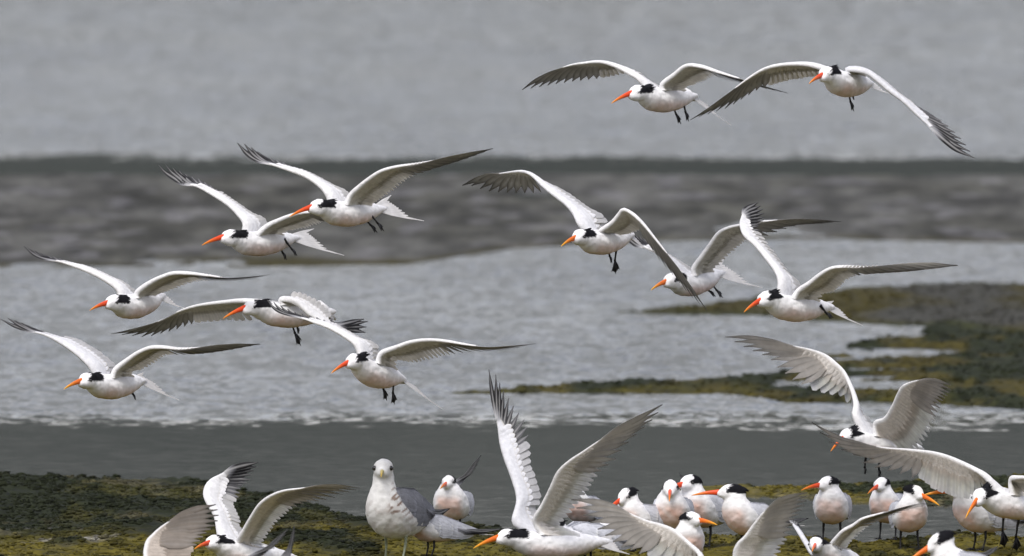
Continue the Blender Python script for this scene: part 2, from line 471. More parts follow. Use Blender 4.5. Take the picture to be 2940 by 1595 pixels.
def build_setting():
    wm = water_material()
    # water: one sheet to the horizon
    ys = np.concatenate([[-300, 0, 20], np.linspace(30, 100, 15), [150, 300, 700, 1500, 4000]])
    xs = np.array([-2500, -600, -150, -40, -10, -3, 0, 3, 10, 40, 150, 600, 2500.])
    Yg, Xg = np.meshgrid(ys, xs, indexing='ij')
    V = np.stack([Xg.ravel(), Yg.ravel(), 0 * Xg.ravel()], 1)
    o = add_obj('water', mesh_from('water', V, grid_faces(len(ys), len(xs)), wm)); o['kind'] = 'structure'
    # mud flat
    xi = np.concatenate([-np.geomspace(9, 1.35, 22)[:-1], np.linspace(-1.35, 1.35, 250), np.geomspace(1.35, 9, 22)[1:]])
    ys = np.concatenate([np.arange(24, 37.5, 0.25), np.arange(37.5, 44, 0.02), np.arange(44, 51, 0.035), np.arange(51, 71, 0.07), np.arange(71, 74, 0.4)])
    Yg, Xg = np.meshgrid(ys, xi, indexing='ij')
    Xg = Xg * Yg / 40.0
    H, C = terrain(Xg, Yg)
    V = np.stack([Xg.ravel(), Yg.ravel(), H.ravel()], 1)
    o = add_obj('mudflat', mesh_from('mudflat', V, grid_faces(len(ys), len(xi)), mud_material(), C.reshape(-1, 3))); o['kind'] = 'structure'
    # hills across the bay (seen mirrored in the calm strips)
    xs = np.linspace(-2200, 2200, 120); rows = [(900, 0), (960, 0.35), (1050, 0.75), (1150, 1.0), (1300, 0.8), (1500, 0)]
    V = []
    for y, k in rows:
        for x in xs:
            hh = 78 + 26 * (vnoise(np.array(x / 320.0), np.array(0.3), 4) - 0.5) + 14 * (vnoise(np.array(x / 70.0), np.array(y / 90.0), 8) - 0.5)
            V.append((x, y + 30 * math.sin(x / 200.0), -1 + k * hh))
    o = add_obj('hills', mesh_from('hills', V, grid_faces(len(rows), len(xs)), hill_material())); o['kind'] = 'structure'
    # weed clumps on the banks
    J = Joined(); iv, iff = ICO0
    Vs, Fs, Cs, off = [], [], [], 0
    cand = []
    N1 = 80000
    Yc = 38.3 + (44.0 - 38.3) * RNG.random(N1) ** 0.9; Xc = (RNG.random(N1) - 0.5) * 2.7 * Yc / 40
    Yd = 45.5 + 9 * RNG.random(16000); Xd = (RNG.random(16000) * 1.35) * Yd / 40
    Xc = np.r_[Xc, Xd]; Yc = np.r_[Yc, Yd]
    Hc, Cc = terrain(Xc, Yc)
    keep = (Hc > 0.0) & (fbm(Xc * 6, Yc * 3, 15, 3) > 0.27)
    mat = (Cc[:, 0] > 0.08)                       # the smooth yellow mat keeps fewer clumps
    keep &= ~(mat & (RNG.random(len(mat)) < 0.6))
    Xc, Yc, Hc, Cc = Xc[keep], Yc[keep], Hc[keep], Cc[keep]
    n = len(Xc)
    r = 0.0022 + 0.0068 * RNG.random(n) ** 3
    ang = RNG.random(n) * math.pi; st = 1.0 + 1.6 * RNG.random(n)
    v = iv[None] * (0.45 + 0.9 * RNG.random((n, len(iv), 1)))
    vx, vy, vz = v[..., 0] * (r * st)[:, None], v[..., 1] * r[:, None], v[..., 2] * (r * 0.62)[:, None]
    ca, sa = np.cos(ang)[:, None], np.sin(ang)[:, None]
    V = np.stack([vx * ca - vy * sa + Xc[:, None], vx * sa + vy * ca + Yc[:, None], vz + (Hc + r * 0.05)[:, None]], -1).reshape(-1, 3)
    Fw = (iff[None] + (np.arange(n) * len(iv))[:, None, None]).reshape(-1, 3)
    kk = 0.5 + 0.8 * RNG.random(n)
    Cw = np.repeat(Cc * kk[:, None], len(iv), axis=0)
    Vs, Fs, Cs = [V], [Fw], [Cw]
    me = mesh_from('seaweed', np.vstack(Vs), np.vstack(Fs), M_WEED, np.vstack(Cs))
    o = add_obj('seaweed', me)
    o['kind'] = 'stuff'; o['label'] = 'dark green and olive seaweed clumps covering the mud banks'; o['category'] = 'seaweed'
build_setting()

# ------------------------------------------------------------------ birds
WHITE = np.array([0.86, 0.85, 0.835]); MANTLE = np.array([0.60, 0.61, 0.65]); PINK = np.array([0.80, 0.52, 0.41])
BLACK = np.array([0.012, 0.012, 0.014]); CREAM = np.array([0.72, 0.66, 0.56])

def thing(name, label, cat, group, loc):
    e = bpy.data.objects.new(name, None)
    COL.objects.link(e); e.location = loc; e.empty_display_size = 0.05
    e['label'] = label; e['category'] = cat
    if group: e['group'] = group
    return e

def frame(psi, theta, roll=0.0):
    f = np.array([-math.cos(psi) * math.cos(theta), -math.sin(psi) * math.cos(theta), math.sin(theta)])
    l = unit(np.cross([0, 0, 1], f)); u = np.cross(f, l)
    if roll:
        l, u = l * math.cos(roll) + u * math.sin(roll), u * math.cos(roll) - l * math.sin(roll)
    return np.stack([f, l, u], 1)      # columns: forward, left, up

def blob_mesh(chain, lateral, head_c, head_R, head_r, vox):
    """body skin: spheres along the spine + head ellipsoid, fused to one continuous surface"""
    iv, iff = ICO2
    Vs, Fs, off = [], [], 0
    for p, rw, rh in chain:
        v = iv * rh
        v = v + np.outer(v @ lateral, lateral) * (rw / rh - 1) + p
        Vs.append(v); Fs.append(iff + off); off += len(v)
    hf, hw, hh = head_r
    v = (iv * np.array([hf, hw, hh])) @ head_R.T + head_c
    Vs.append(v); Fs.append(iff + off); off += len(v)
    v = (iv * np.array([hf * 0.62, hw * 0.62, hh * 0.58])) @ head_R.T + head_c + head_R @ np.array([hf * 0.62, 0, -hh * 0.2])
    Vs.append(v); Fs.append(iff + off)
    me = bpy.data.meshes.new('skin'); me.from_pydata(np.vstack(Vs).tolist(), [], np.vstack(Fs).tolist())
    o = bpy.data.objects.new('skin', me); COL.objects.link(o)
    r = o.modifiers.new('r', 'REMESH'); r.mode = 'VOXEL'; r.voxel_size = vox
    s = o.modifiers.new('s', 'SMOOTH'); s.factor = 0.5; s.iterations = 7
    dg = bpy.context.evaluated_depsgraph_get(); dg.update()
    out = bpy.data.meshes.new_from_object(o.evaluated_get(dg))
    bpy.data.objects.remove(o); bpy.data.meshes.remove(me)
    return out

def paint_body(me, fn):
    n = len(me.vertices)
    V = np.empty(n * 3); me.vertices.foreach_get('co', V); V = V.reshape(-1, 3)
    Nn = np.empty(n * 3); me.vertices.foreach_get('normal', Nn); Nn = Nn.reshape(-1, 3)
    c = np.ones((n, 4), dtype=np.float32); c[:, :3] = fn(V, Nn)
    # plumage lies in soft overlapping tufts
    rel = fbm(V[:, 0] * 75 + V[:, 1] * 31 + 40, V[:, 2] * 95 + V[:, 1] * 47 + 40, 3, 2) - 0.5
    me.vertices.foreach_set('co', (V + Nn * (0.0034 * rel)[:, None]).ravel()); me.update()
    a = me.color_attributes.new('Col', 'FLOAT_COLOR', 'POINT'); a.data.foreach_set('color', c.ravel())
    me.polygons.foreach_set('use_smooth', [True] * len(me.polygons))
    me.materials.clear(); me.materials.append(M_PLUM)

def cap_mask(q, k, seed, extent=1.0):
    """black cap of a tern in head coordinates (metres / k)"""
    x, y, z = q[:, 0] / k, q[:, 1] / k, q[:, 2] / k
    jit = (vnoise(y * 700 + 50 + seed, z * 500 + x * 200 + 90, seed) - 0.5) * 1.5
    front = 0.0170 - 1.25 * np.maximum(0, z - 0.004) * (2 - extent) + jit * 0.008
    low = -0.0004 + 0.05 * np.minimum(x, 0.0) + jit * 0.0012
    back = -0.050 + (0.018 - z) * 1.0 + jit * 0.006
    m = sstep(0.0014, -0.0014, x - front) * sstep(-0.0012, 0.0012, z - low) * sstep(-0.002, 0.002, x - back)
    return m

def add_eye(parent, head_c, HR, k, r=0.0031, pos=(0.0120, 0.0158, 0.0020), colr=(0.006, 0.005, 0.005)):
    for s in (1, -1):
        p = head_c + HR @ (np.array([pos[0], s * pos[1], pos[2]]) * k)
        V = ICO1[0] * r * k + p
        add_obj('eye', mesh_from('eye', V, ICO1[1], M_EYE, np.array(colr)), parent)

def add_bill(parent, base, tip, up, k, depth=0.0074, width=0.0052, c0=(0.80, 0.10, 0.012), c1=(0.86, 0.36, 0.02), curve=0.0028):
    L = np.linalg.norm(tip - base); f = unit(tip - base); l = unit(np.cross(up, f)); u = np.cross(f, l)
    N, S = 14, 12
    V, C = [], []
    for i in range(N):
        t = i / (N - 1); s = -0.12 + 1.12 * t
        taper = (1 - t) ** 0.66 * (1 - 0.12 * math.sin(math.pi * t)) if t < 1 else 0
        c = base + f * (L * s) + u * (curve * k * 4 * t * (1 - t) * 0.9)
        for j in range(S):
            a = 2 * math.pi * j / S
            groove = 1 - 0.18 * math.exp(-((math.sin(a) + 0.12) / 0.16) ** 2)
            V.append(c + (l * math.cos(a) * width * groove + u * math.sin(a) * depth) * k * max(taper, 0.06))
            m = min(1, max(0, (t - 0.35) / 0.6)) ** 1.3
            C.append(np.array(c0) * (1 - m) + np.array(c1) * m)
    F = []
    for i in range(N - 1):
        for j in range(S):
            F.append([i * S + j, i * S + (j + 1) % S, (i + 1) * S + (j + 1) % S, (i + 1) * S + j])
    F.append(list(range(S))[::-1]); F.append([(N - 1) * S + j for j in range(S)])
    add_obj('bill', mesh_from('bill', V, F, M_BILL, np.array(C)), parent)

def add_crest(parent, head_c, HR, k, rnd, back=0.040, tipz=0.0150):
    J = Joined()
    for i in range(9):
        a = (i - 4) / 4.0
        p0 = head_c + HR @ (np.array([-0.018, 0.009 * a, 0.0125 - 0.005 * a * a]) * k)
        p1 = head_c + HR @ (np.array([-back - 0.007 * rnd.random(), 0.008 * a, tipz - 0.007 * a * a + 0.003 * rnd.random()]) * k)
        C = np.array([p0 * (1 - t) + p1 * t + HR @ np.array([0, 0, 0.001 * k * math.sin(t * math.pi)]) for t in np.linspace(0, 1, 5)])
        V, F = tube(C, np.array([0.0016, 0.0026, 0.0022, 0.0013, 0.0003]) * k, 6)
        J.add(V, F, BLACK * (0.8 + rnd.random()))
    add_obj('crest', J.mesh('crest', M_PLUM), parent)

def add_leg(parent, hip, foot, fwd, k, down=False, colr=(0.012, 0.011, 0.011), thick=1.15, toe_l=0.020):
    """leg tube with heel joint and a webbed three-toed foot; fwd = toe direction"""
    hip, foot, fwd = np.asarray(hip, float), np.asarray(foot, float), unit(fwd)
    mid = hip * 0.5 + foot * 0.5 - fwd * 0.004 * k
    C = catmull([hip, hip * 0.7 + mid * 0.3, mid, foot], 10)
    R = np.interp(np.linspace(0, 1, 10), [0, 0.25, 0.5, 0.58, 0.95, 1], [0.0034, 0.0024, 0.0026, 0.0019, 0.0018, 0.0026]) * k * thick
    V, F = tube(C, R, 8)
    leg = add_obj('leg', mesh_from('leg', V, F, M_LEG, np.array(colr)), parent)
    up = np.array([0, 0, 1.0]) if not down else unit(np.cross(fwd, np.cross([0, 0, 1.0], fwd)) + np.array([0.3, -0.4, 0]))
    lat = unit(np.cross(up, fwd)); J = Joined(); tips = []
    for a in (-0.62, 0.0, 0.62):
        d = unit(fwd * math.cos(a) + lat * math.sin(a))
        tip = foot + d * toe_l * k * (1 if a == 0 else 0.9)
        V, F = tube([foot, foot * 0.5 + tip * 0.5 + up * 0.001 * k, tip], np.array([0.0019, 0.0016, 0.0006]) * k * thick, 6)
        J.add(V, F, np.array(colr)); tips.append(tip - d * 0.004 * k)
    e = up * 0.0005 * k
    Wv = [foot + e, tips[0] + e, tips[1] + e, tips[2] + e, foot - e, tips[0] - e, tips[1] - e, tips[2] - e]
    J.add(Wv, [[0, 1, 2], [0, 2, 3], [6, 5, 4], [7, 6, 4], [1, 5, 6, 2], [2, 6, 7, 3]], np.array(colr) * 1.2)
    tip = foot - fwd * 0.006 * k - up * 0.001
    V, F = tube([foot, tip], np.array([0.0015, 0.0005]) * k * thick, 6); J.add(V, F, np.array(colr))
    add_obj('foot', J.mesh('foot', M_LEG), leg)

PRIM_DARK = np.array([0.030, 0.029, 0.031])
def feather_shape(kind, q, blunt=0.80):
    if kind == 'primary':
        return (0.35 + 0.65 * sstep(0, 0.3, q)) * (1 - sstep(0.55, 1.02, q) * 0.86)
    return (0.45 + 0.55 * sstep(0, 0.35, q)) * (1 - sstep(0.72 + (0.8 - blunt) * 0.5, 1.03, q) * blunt)

def wing3d(parent, LE, TE, side, k, tw=0.42, uw=0.52, n_sec=16, dark=1.0, grey=0.0, gap=1.0, rnd=random, warm=0.0, blunt=None, und=None, pgap=1.0):
    if blunt is None: blunt = 0.45 if side < 0 else 0.78
    """LE, TE: 3-D leading / trailing edge curves (root -> tip) in the bird's own space"""
    LE = catmull(LE, 81); TE = catmull(TE, 81)
    top_c = WHITE * (1 - grey) + MANTLE * grey
    und_c = np.array([0.64, 0.61, 0.54]) * (1 - warm) + np.array([0.72, 0.58, 0.42]) * warm  # white underwing toned tan: the shade below the wing is put into the colour
    if und is not None: und_c = np.array(und) * (1 - warm) + np.array([0.74, 0.60, 0.45]) * warm  # per-wing underside tone, with how lit that wing looks painted in
    def u_of(t): return uw * t / tw if t <= tw else uw + (1 - uw) * (t - tw) / (1 - tw)
    def nrm(t):
        acc = np.zeros(3)
        for dt in (-0.05, 0, 0.05):
            a = np.clip(t + dt, 0.01, 0.93)
            tan = sample(LE, a + 0.02) - sample(LE, a - 0.02)
            acc += unit(np.cross(tan, sample(TE, u_of(a)) - sample(LE, a))) * side
        return unit(acc)
    NT = [nrm(t) for t in np.linspace(0, 1, 41)]
    NT = np.array(NT)
    def N(t): return unit(sample(NT, t))
    # ---- arm: rounded leading edge + covert area
    th = tw + 0.42 * (1 - tw)
    nt, prof = 30, [(0.60, 0.0), (0.45, 0.40), (0.25, 0.85), (0.10, 0.95), (0.02, 0.6), (-0.015, 0.0), (0.02, -0.5), (0.10, -0.5), (0.25, -0.25), (0.45, -0.12), (0.60, -0.02)]
    V, C = [], []
    for i in range(nt):
        t = th * i / (nt - 1)
        a, b, n = sample(LE, t), sample(TE, u_of(t)), N(t)
        ch = b - a
        ext = np.interp(t, [0, tw, th], [1.0, 0.88, 0.35])
        tk = np.interp(t, [0, tw * 0.5, tw, th], [0.0105, 0.0078, 0.0060, 0.0022]) * k
        for x, z in prof:
            V.append(a + ch * x * ext + n * z * tk)
            jt = 0.95 + 0.1 * rnd.random()
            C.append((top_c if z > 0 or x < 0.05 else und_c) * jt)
    F = grid_faces(nt, len(prof)).tolist()
    F.append(list(range(len(prof)))); F.append([(nt - 1) * len(prof) + j for j in range(len(prof))][::-1])
    if side < 0: F = [f[::-1] for f in F]
    w = add_obj('wing', mesh_from('wing', V, F, M_COVERT, np.array(C)), parent)
    # ---- secondaries + tertials
    q = np.linspace(0, 1, 9)
    span = np.linalg.norm(np.diff(TE[:int(80 * uw) + 1], axis=0), axis=1).sum()
    sp = max(span / n_sec, 0.006)
    for j in range(n_sec):
        f = (j + 0.35) / n_sec
        t = tw * f; u = uw * f
        a, b = sample(LE, t), sample(TE, u); n = N(t)
        R = a + (b - a) * 0.30
        ln = 1 + 0.05 * (rnd.random() - 0.5)
        P = a + (b - a) * ln
        cc = np.array([R * (1 - s) + P * s - n * (0.006 * k * s * s * 1.0) for s in q]) + n * (0.0002 * (j % 2) - 0.0004)
        hw = np.clip(0.56 * sp, 0.004, 0.0115 * k) * gap * (1.2 if blunt < 0.6 else 1.0) * feather_shape('secondary', q, blunt)
        tilt = (0.04 if blunt < 0.6 else 0.11) * side
        wv = unit(np.cross(n, P - R)); nn = unit(n + wv * tilt * -1)
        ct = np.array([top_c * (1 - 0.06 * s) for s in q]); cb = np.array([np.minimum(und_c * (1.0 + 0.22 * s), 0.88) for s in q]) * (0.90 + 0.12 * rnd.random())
        Vb, Fb, Cb = blade(cc, [nn] * 9, hw, ct, cb, shaft_top=ct * 0.97, shaft_bot=cb * 0.86, edge_bot=cb * 0.84, camber=0.04 if blunt < 0.6 else 0.12)
        add_obj('secondary_feather', mesh_from('secondary_feather', Vb, Fb, M_FEATH, Cb), w)
    # ---- primaries
    NP = 10; q = np.linspace(0, 1, 12)
    for j in range(NP):
        f = j / (NP - 1)
        tr = tw + (0.02 + 0.40 * f) * (1 - tw)
        u = uw + (1 - uw) * (0.04 + 0.96 * f) if j < NP - 1 else 1.0
        a, b = sample(LE, tr), sample(TE, u); n = N(tr)
        base_in = 0.25 * (1 - f) + 0.02
        R = a + (sample(TE, u_of(tr)) - a) * base_in
        # outer feathers bend along the leading edge
        tip = LE[-1]; l0 = LE[-1] - a
        sc = np.linalg.norm(b - R) / max(np.linalg.norm(l0), 1e-6)
        cc = []
        for s in q:
            dev = sample(LE, tr + (1 - tr) * s) - (a + l0 * s)
            cc.append(R * (1 - s) + b * s + dev * min(sc, 1.0) * f ** 1.2 - n * 0.004 * k * s * (1 - f))
        cc = np.array(cc) - n * (0.0006 * (NP - j) * 0.5)
        ln = np.linalg.norm(b - R)
        hw = (0.0098 * k * (1 - 0.25 * f)) * gap * pgap * feather_shape('primary', q)
        hw = np.minimum(hw, 0.13 * ln + 0.002)
        wv = unit(np.cross(n, b - R)); nn = unit(n - wv * 0.07 * side)
        dk = dark * (0.5 + 0.5 * f)
        ct, cb, sh, eg = [], [], [], []
        for s in q:
            m = float(sstep(0.10, 0.36, s)) * min(1, dk * 1.15)
            g = np.array([0.50, 0.50, 0.53])
            tc = (top_c * (1 - float(sstep(0, 0.2, s))) + g * float(sstep(0, 0.2, s))) * (1 - m) + PRIM_DARK * m
            ct.append(tc); sh.append(tc * 0.35 + WHITE * 0.65 * (1 - 0.5 * s)); eg.append(tc * 0.85 + np.array([0.5, 0.5, 0.5]) * 0.15)
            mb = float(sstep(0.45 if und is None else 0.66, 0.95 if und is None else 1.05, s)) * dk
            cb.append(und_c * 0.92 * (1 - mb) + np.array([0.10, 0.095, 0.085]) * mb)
        ct, cb, sh, eg = map(np.array, (ct, cb, sh, eg)); cb = cb * (0.88 + 0.15 * rnd.random())
        Vb, Fb, Cb = blade(cc, [nn] * 12, hw, ct, cb, shaft_top=sh, shaft_bot=cb * 0.85 + WHITE * 0.15, edge_top=eg, edge_bot=cb * np.linspace(0.95, 0.42 if und is None else 0.55, 12)[:, None], camber=0.06)
        add_obj('primary_feather', mesh_from('primary_feather', Vb, Fb, M_FEATH, Cb), w)
    # ---- covert rows, above and below
    J = Joined(); q = np.linspace(0, 1, 6)
    for sgn in (1, -1):
        for x0, x1, cnt, lift in ((0.30, 0.66, 22, 0.0022), (0.12, 0.42, 24, 0.0055)):
            for j in range(cnt):
                t = (0.02 + 0.96 * j / (cnt - 1)) * (tw + 0.30 * (1 - tw))
                a, b, n = sample(LE, t), sample(TE, u_of(t)), N(t)
                red = np.interp(t, [0, tw, 1], [1, 0.92, 0.35])
                R = a + (b - a) * x0 * red; P = a + (b - a) * (x1 + 0.05 * (rnd.random() - 0.5)) * red
                lf = lift * k * np.interp(t, [0, tw, 1], [1, 0.7, 0.3]) * (1 if sgn > 0 else 0.55)
                cc = np.array([R * (1 - s) + P * s + n * sgn * (lf * (1.25 - s)) for s in q])
                hw = 0.0082 * k * red * np.array([0.5, 0.85, 1, 1, 0.8, 0.3])
                col = (top_c if sgn > 0 else und_c) * (0.96 + 0.05 * rnd.random())
                Vb, Fb, Cb = blade(cc, [n * sgn] * 6, hw, np.tile(col, (6, 1)), np.tile(col, (6, 1)), thick=0.0004)
                J.add(Vb, Fb, Cb)
    add_obj('coverts', J.mesh('coverts', M_COVERT), w)
    return w

def add_tail(parent, base, dirv, lat, up, k, length=0.085, spread=0.30, streamer=1.6, n=10, colr=None, width=0.0085, tipdark=0.0, roll=0.0):
    colr = WHITE if colr is None else colr
    d = unit(dirv); lat = unit(lat - d * np.dot(lat, d)); up = np.cross(d, lat)
    if up[2] < 0: up = -up
    cr, sr = math.cos(roll), math.sin(roll); lat, up = lat * cr + up * sr, up * cr - lat * sr
    V, F = tube([base - d * 0.035 * k, base - d * 0.01 * k, base + d * 0.012 * k, base + d * 0.035 * k], np.array([0.012, 0.0125, 0.009, 0.003]) * k, 10)
    t = add_obj('tail', mesh_from('tail', V, F, M_PLUM, colr * 0.97), parent)
    q = np.linspace(0, 1, 8)
    for j in range(n):
        a = (j / (n - 1) - 0.5) * 2
        ln = length * k * (1.0 if abs(a) < 0.95 else streamer) * (0.82 + 0.18 * abs(a))
        dd = unit(d * math.cos(a * spread) + lat * math.sin(a * spread))
        C = np.array([base + lat * a * 0.006 * k - d * 0.01 * k + dd * ln * s - up * (abs(a) * 0.004 * k * s) + up * (0.0006 * j) * (1 - abs(a)) for s in q])
        hw = width * k * feather_shape('primary' if abs(a) > 0.95 else 'secondary', q) * (1 if abs(a) < 0.95 else 0.65)
        ct = np.array([colr * (1 - tipdark * s) for s in q])
        Vb, Fb, Cb = blade(C, [up] * 8, hw, ct, ct * np.array([0.98, 0.95, 0.9]), shaft_top=ct * 0.9)
        add_obj('tail_feather', mesh_from('tail_feather', Vb, Fb, M_FEATH, Cb), t)

# zoom windows in which the photograph was measured: scale, x0, y0
VW = {'A': (2.589, 0, 660), 'B': (2.5255, 420, 380), 'C': (1.908, 250, 780), 'D': (3.039, 1300, 460), 'E': (2.6286, 1800, 560),
      'F': (1.827, 1450, 140), 'G': (2.430, 380, 1290), 'H': (2.566, 1300, 1050), 'I': (3.68, 1600, 1340), 'J': (3.481, 2200, 1340),
      'K': (2.795, 2060, 950), 'L': (4.583, 1000, 1290)}
def zp(z, p):
    s, x, y = VW[z]; return (x + p[0] / s, y + p[1] / s)

FLY_SPINE = [(-0.130, 0.002, 0.008, 0.006), (-0.10, 0.001, 0.0165, 0.0125), (-0.07, -0.001, 0.0250, 0.0205), (-0.035, -0.004, 0.0310, 0.0265), (0.0, -0.005, 0.0335, 0.0285),
             (0.032, -0.004, 0.0325, 0.0285), (0.060, 0.000, 0.0285, 0.0262), (0.079, 0.0055, 0.0240, 0.0232), (0.094, 0.0105, 0.0208, 0.0205)]
HEAD_LOC = np.array([0.108, 0, 0.0135])

def flying_tern(label, z, bt, bb, tb, tt, wings, legs=(), d=40.0, k=1.0, seed=0, group='terns flying over the mudflat', psi=None, bill=None, tail=None, pink=0.55, cap=1.0, name='flying_tern', cot=None, head_up=None):
    rnd = random.Random(seed)
    cap = cap * (0.82 + 0.36 * rnd.random())
    P = lambda p, dd=d, zz=z: W(*zp(zz, p), dd)
    Bt, Bb, Tb = P(bt), P(bb), P(tb)
    # head direction from the bill
    L = 0.064 * k; dv = Bt - Bb; l2 = math.hypot(dv[0], dv[2])
    dv = np.array([dv[0], -math.sqrt(max(L * L - l2 * l2, 0.0)), dv[2]])
    hf = unit(dv + np.array([0, 0, 0.35 * abs(l2)]))         # bill droops a little below the head's own axis
    # body axis from tail base -> head
    hc0 = Bb - 0.0285 * k * hf
    v = hc0 - Tb; BL = 0.224 * k
    sth = np.clip(v[2] / BL, -0.8, 0.8); th = math.asin(sth)
    if psi is None:
        cps = np.clip(-v[0] / (BL * math.cos(th)), -0.97, 0.97); ps = math.acos(cps)
    else: ps = math.radians(psi)
    Rm = frame(ps, th - 0.06)
    O = hc0 - Rm @ (HEAD_LOC * k)
    e = thing(name, label, 'tern', group, tuple(O))
    hc = hc0 - O
    hl = unit(np.cross([0, 0, 1], hf)); HR = np.stack([hf, hl, np.cross(hf, hl)], 1)
    # body skin
    sp = np.array(FLY_SPINE) * k
    cs = catmull(np.c_[sp[:, 0], 0 * sp[:, 0], sp[:, 1], sp[:, 2], sp[:, 3]], 34)
    chain = [(Rm @ np.array([c[0], 0, c[2]]), c[3], c[4]) for c in cs]
    me = blob_mesh(chain, Rm[:, 1], hc, HR, np.array([0.0295, 0.0185, 0.0193]) * k, 0.0026)
    def paint(V, Nn):
        q = (V - hc) @ HR; b = V @ Rm
        low = sstep(0.3, -0.7, (Nn @ Rm)[:, 2])
        c = WHITE * np.ones((len(V), 3))
        nz = fbm(b[:, 0] * 40 + 9, b[:, 1] * 40 + b[:, 2] * 33 + 7, seed, 3)
        pk = low * pink * sstep(-0.13, -0.02, b[:, 0]) * sstep(0.10, 0.05, b[:, 0]) * (0.6 + 0.8 * nz)
        vt = low * sstep(-0.03, -0.08, b[:, 0]) * 0.45
        c = c * (1 - pk[:, None]) + PINK * pk[:, None]
        c = c * (1 - vt[:, None]) + CREAM * 0.92 * vt[:, None]
        bk = sstep(0.2, 0.8, (Nn @ Rm)[:, 2]) * sstep(0.07, 0.03, b[:, 0]) * 0.35
        c = c * (1 - bk[:, None]) + MANTLE * bk[:, None]
        m = cap_mask(q, k, seed, cap)[:, None]
        st = 1 - 0.55 * (sstep(0.62, 0.78, vnoise(q[:, 0] * 900, q[:, 1] * 1100 + 60, seed)) * sstep(0.008, 0.016, q[:, 2] / k) * sstep(0.004, -0.006, q[:, 0] / k))[:, None]
        return (c * st) * (1 - m) + BLACK * m
    paint_body(me, paint)
    me.name = 'body'
    add_obj('body', me, e)
    add_eye(e, hc, HR, k); add_crest(e, hc, HR, k, rnd)
    bl = bill or {}
    add_bill(e, Bb - O, Bb - O + unit(dv) * max(L, np.linalg.norm(dv)), HR[:, 2], k, **bl)
    # wings
    ct = (math.cos(ps) / max(math.sin(ps), 0.35)) if cot is None else cot
    for wd in wings:
        zz = wd.get('z', z); side = wd['side']; dd = wd.get('d', 0.0)
        le = [np.array(W(*zp(zz, p), d)) - O for p in wd['le']]
        tip_px = wd.get('tip', wd['le'][-1])
        te = [np.array(W(*zp(zz, p), d)) - O for p in list(wd['te']) + [tip_px]]
        root = Rm @ (np.array([0.045, side * 0.022, 0.018]) * k)
        rootb = Rm @ (np.array([-0.055, side * 0.016, 0.014]) * k)
        x0 = le[0][0]
        cf = wd.get('cf', ct)
        dep = wd.get('dep')
        n = len(le)
        tl = np.r_[0, np.cumsum([np.linalg.norm((le[i + 1] - le[i])[[0, 2]]) for i in range(n - 1)])]; tl /= tl[-1]
        def depth(t, x):
            if dep is not None: return float(np.interp(t, [0, wd.get('tw', 0.42), 1], [0, dep[0], dep[1]]))
            return float(np.clip((x - x0) * cf, -0.36, 0.36))
        for i in range(n): le[i][1] = root[1] - depth(tl[i], le[i][0])
        m = len(te)
        tq = np.linspace(0, 1, m)
        chord_back = wd.get('back', 0.085 * k * math.sin(ps))
        LEc = catmull(le, 41)
        for i in range(m):
            t = tq[i]
            te[i][1] = sample(LEc, t)[1] + chord_back * (1 - t) ** 0.7
        # tuck the roots into the body
        le = [root] + le; te = [rootb] + te
        wing3d(e, le, te, side, k, rnd=rnd, **{kk: wd[kk] for kk in ('tw', 'uw', 'n_sec', 'dark', 'grey', 'gap', 'warm', 'blunt', 'und', 'pgap') if kk in wd})
    # tail
    tdir = P(tt) - Tb
    lx = math.hypot(tdir[0], tdir[2])
    fr = -Rm[:, 0]
    dep = np.clip(lx * (fr[1] / max(math.hypot(fr[0], fr[2]), 0.35)), 0, 0.12)
    tdir = np.array([tdir[0], dep, tdir[2]])
    tl = dict(length=np.linalg.norm(tdir) / k * 0.68, streamer=1.38, spread=0.42, roll=-0.55)
    tl.update(tail or {})
    tbase = Rm @ (np.array([-0.108, 0, 0.001]) * k)
    add_tail(e, tbase, tdir, Rm[:, 1], Rm[:, 2], k, **tl)
    # legs
    for i, (h, f) in enumerate(legs):
        hip = P(h) - O; ft = P(f) - O
        off = Rm @ np.array([-0.035, 0.014 * (1 if i % 2 else -1), -0.018]) * k
        hip[1] = off[1] + 0.004; ft[1] = hip[1] + 0.012
        dr = unit(ft - hip)
        hip2 = hip - dr * 0.012
        toe = unit(dr + np.array([0.25, 0.0, -0.3]))
        add_leg(e, hip2, hip + (ft - hip) * 0.56, toe, k, down=True, toe_l=max(0.014, np.linalg.norm(ft - hip) * 0.50 / k))
    return e

STAND_SPINE = [(-0.112, 0.060, 0.009, 0.006), (-0.085, 0.062, 0.018, 0.014), (-0.055, 0.066, 0.030, 0.024), (-0.02, 0.072, 0.039, 0.032), (0.010, 0.080, 0.042, 0.037),
               (0.030, 0.092, 0.039, 0.034), (0.040, 0.107, 0.031, 0.028), (0.042, 0.120, 0.0235, 0.0235), (0.042, 0.130, 0.0195, 0.0195)]

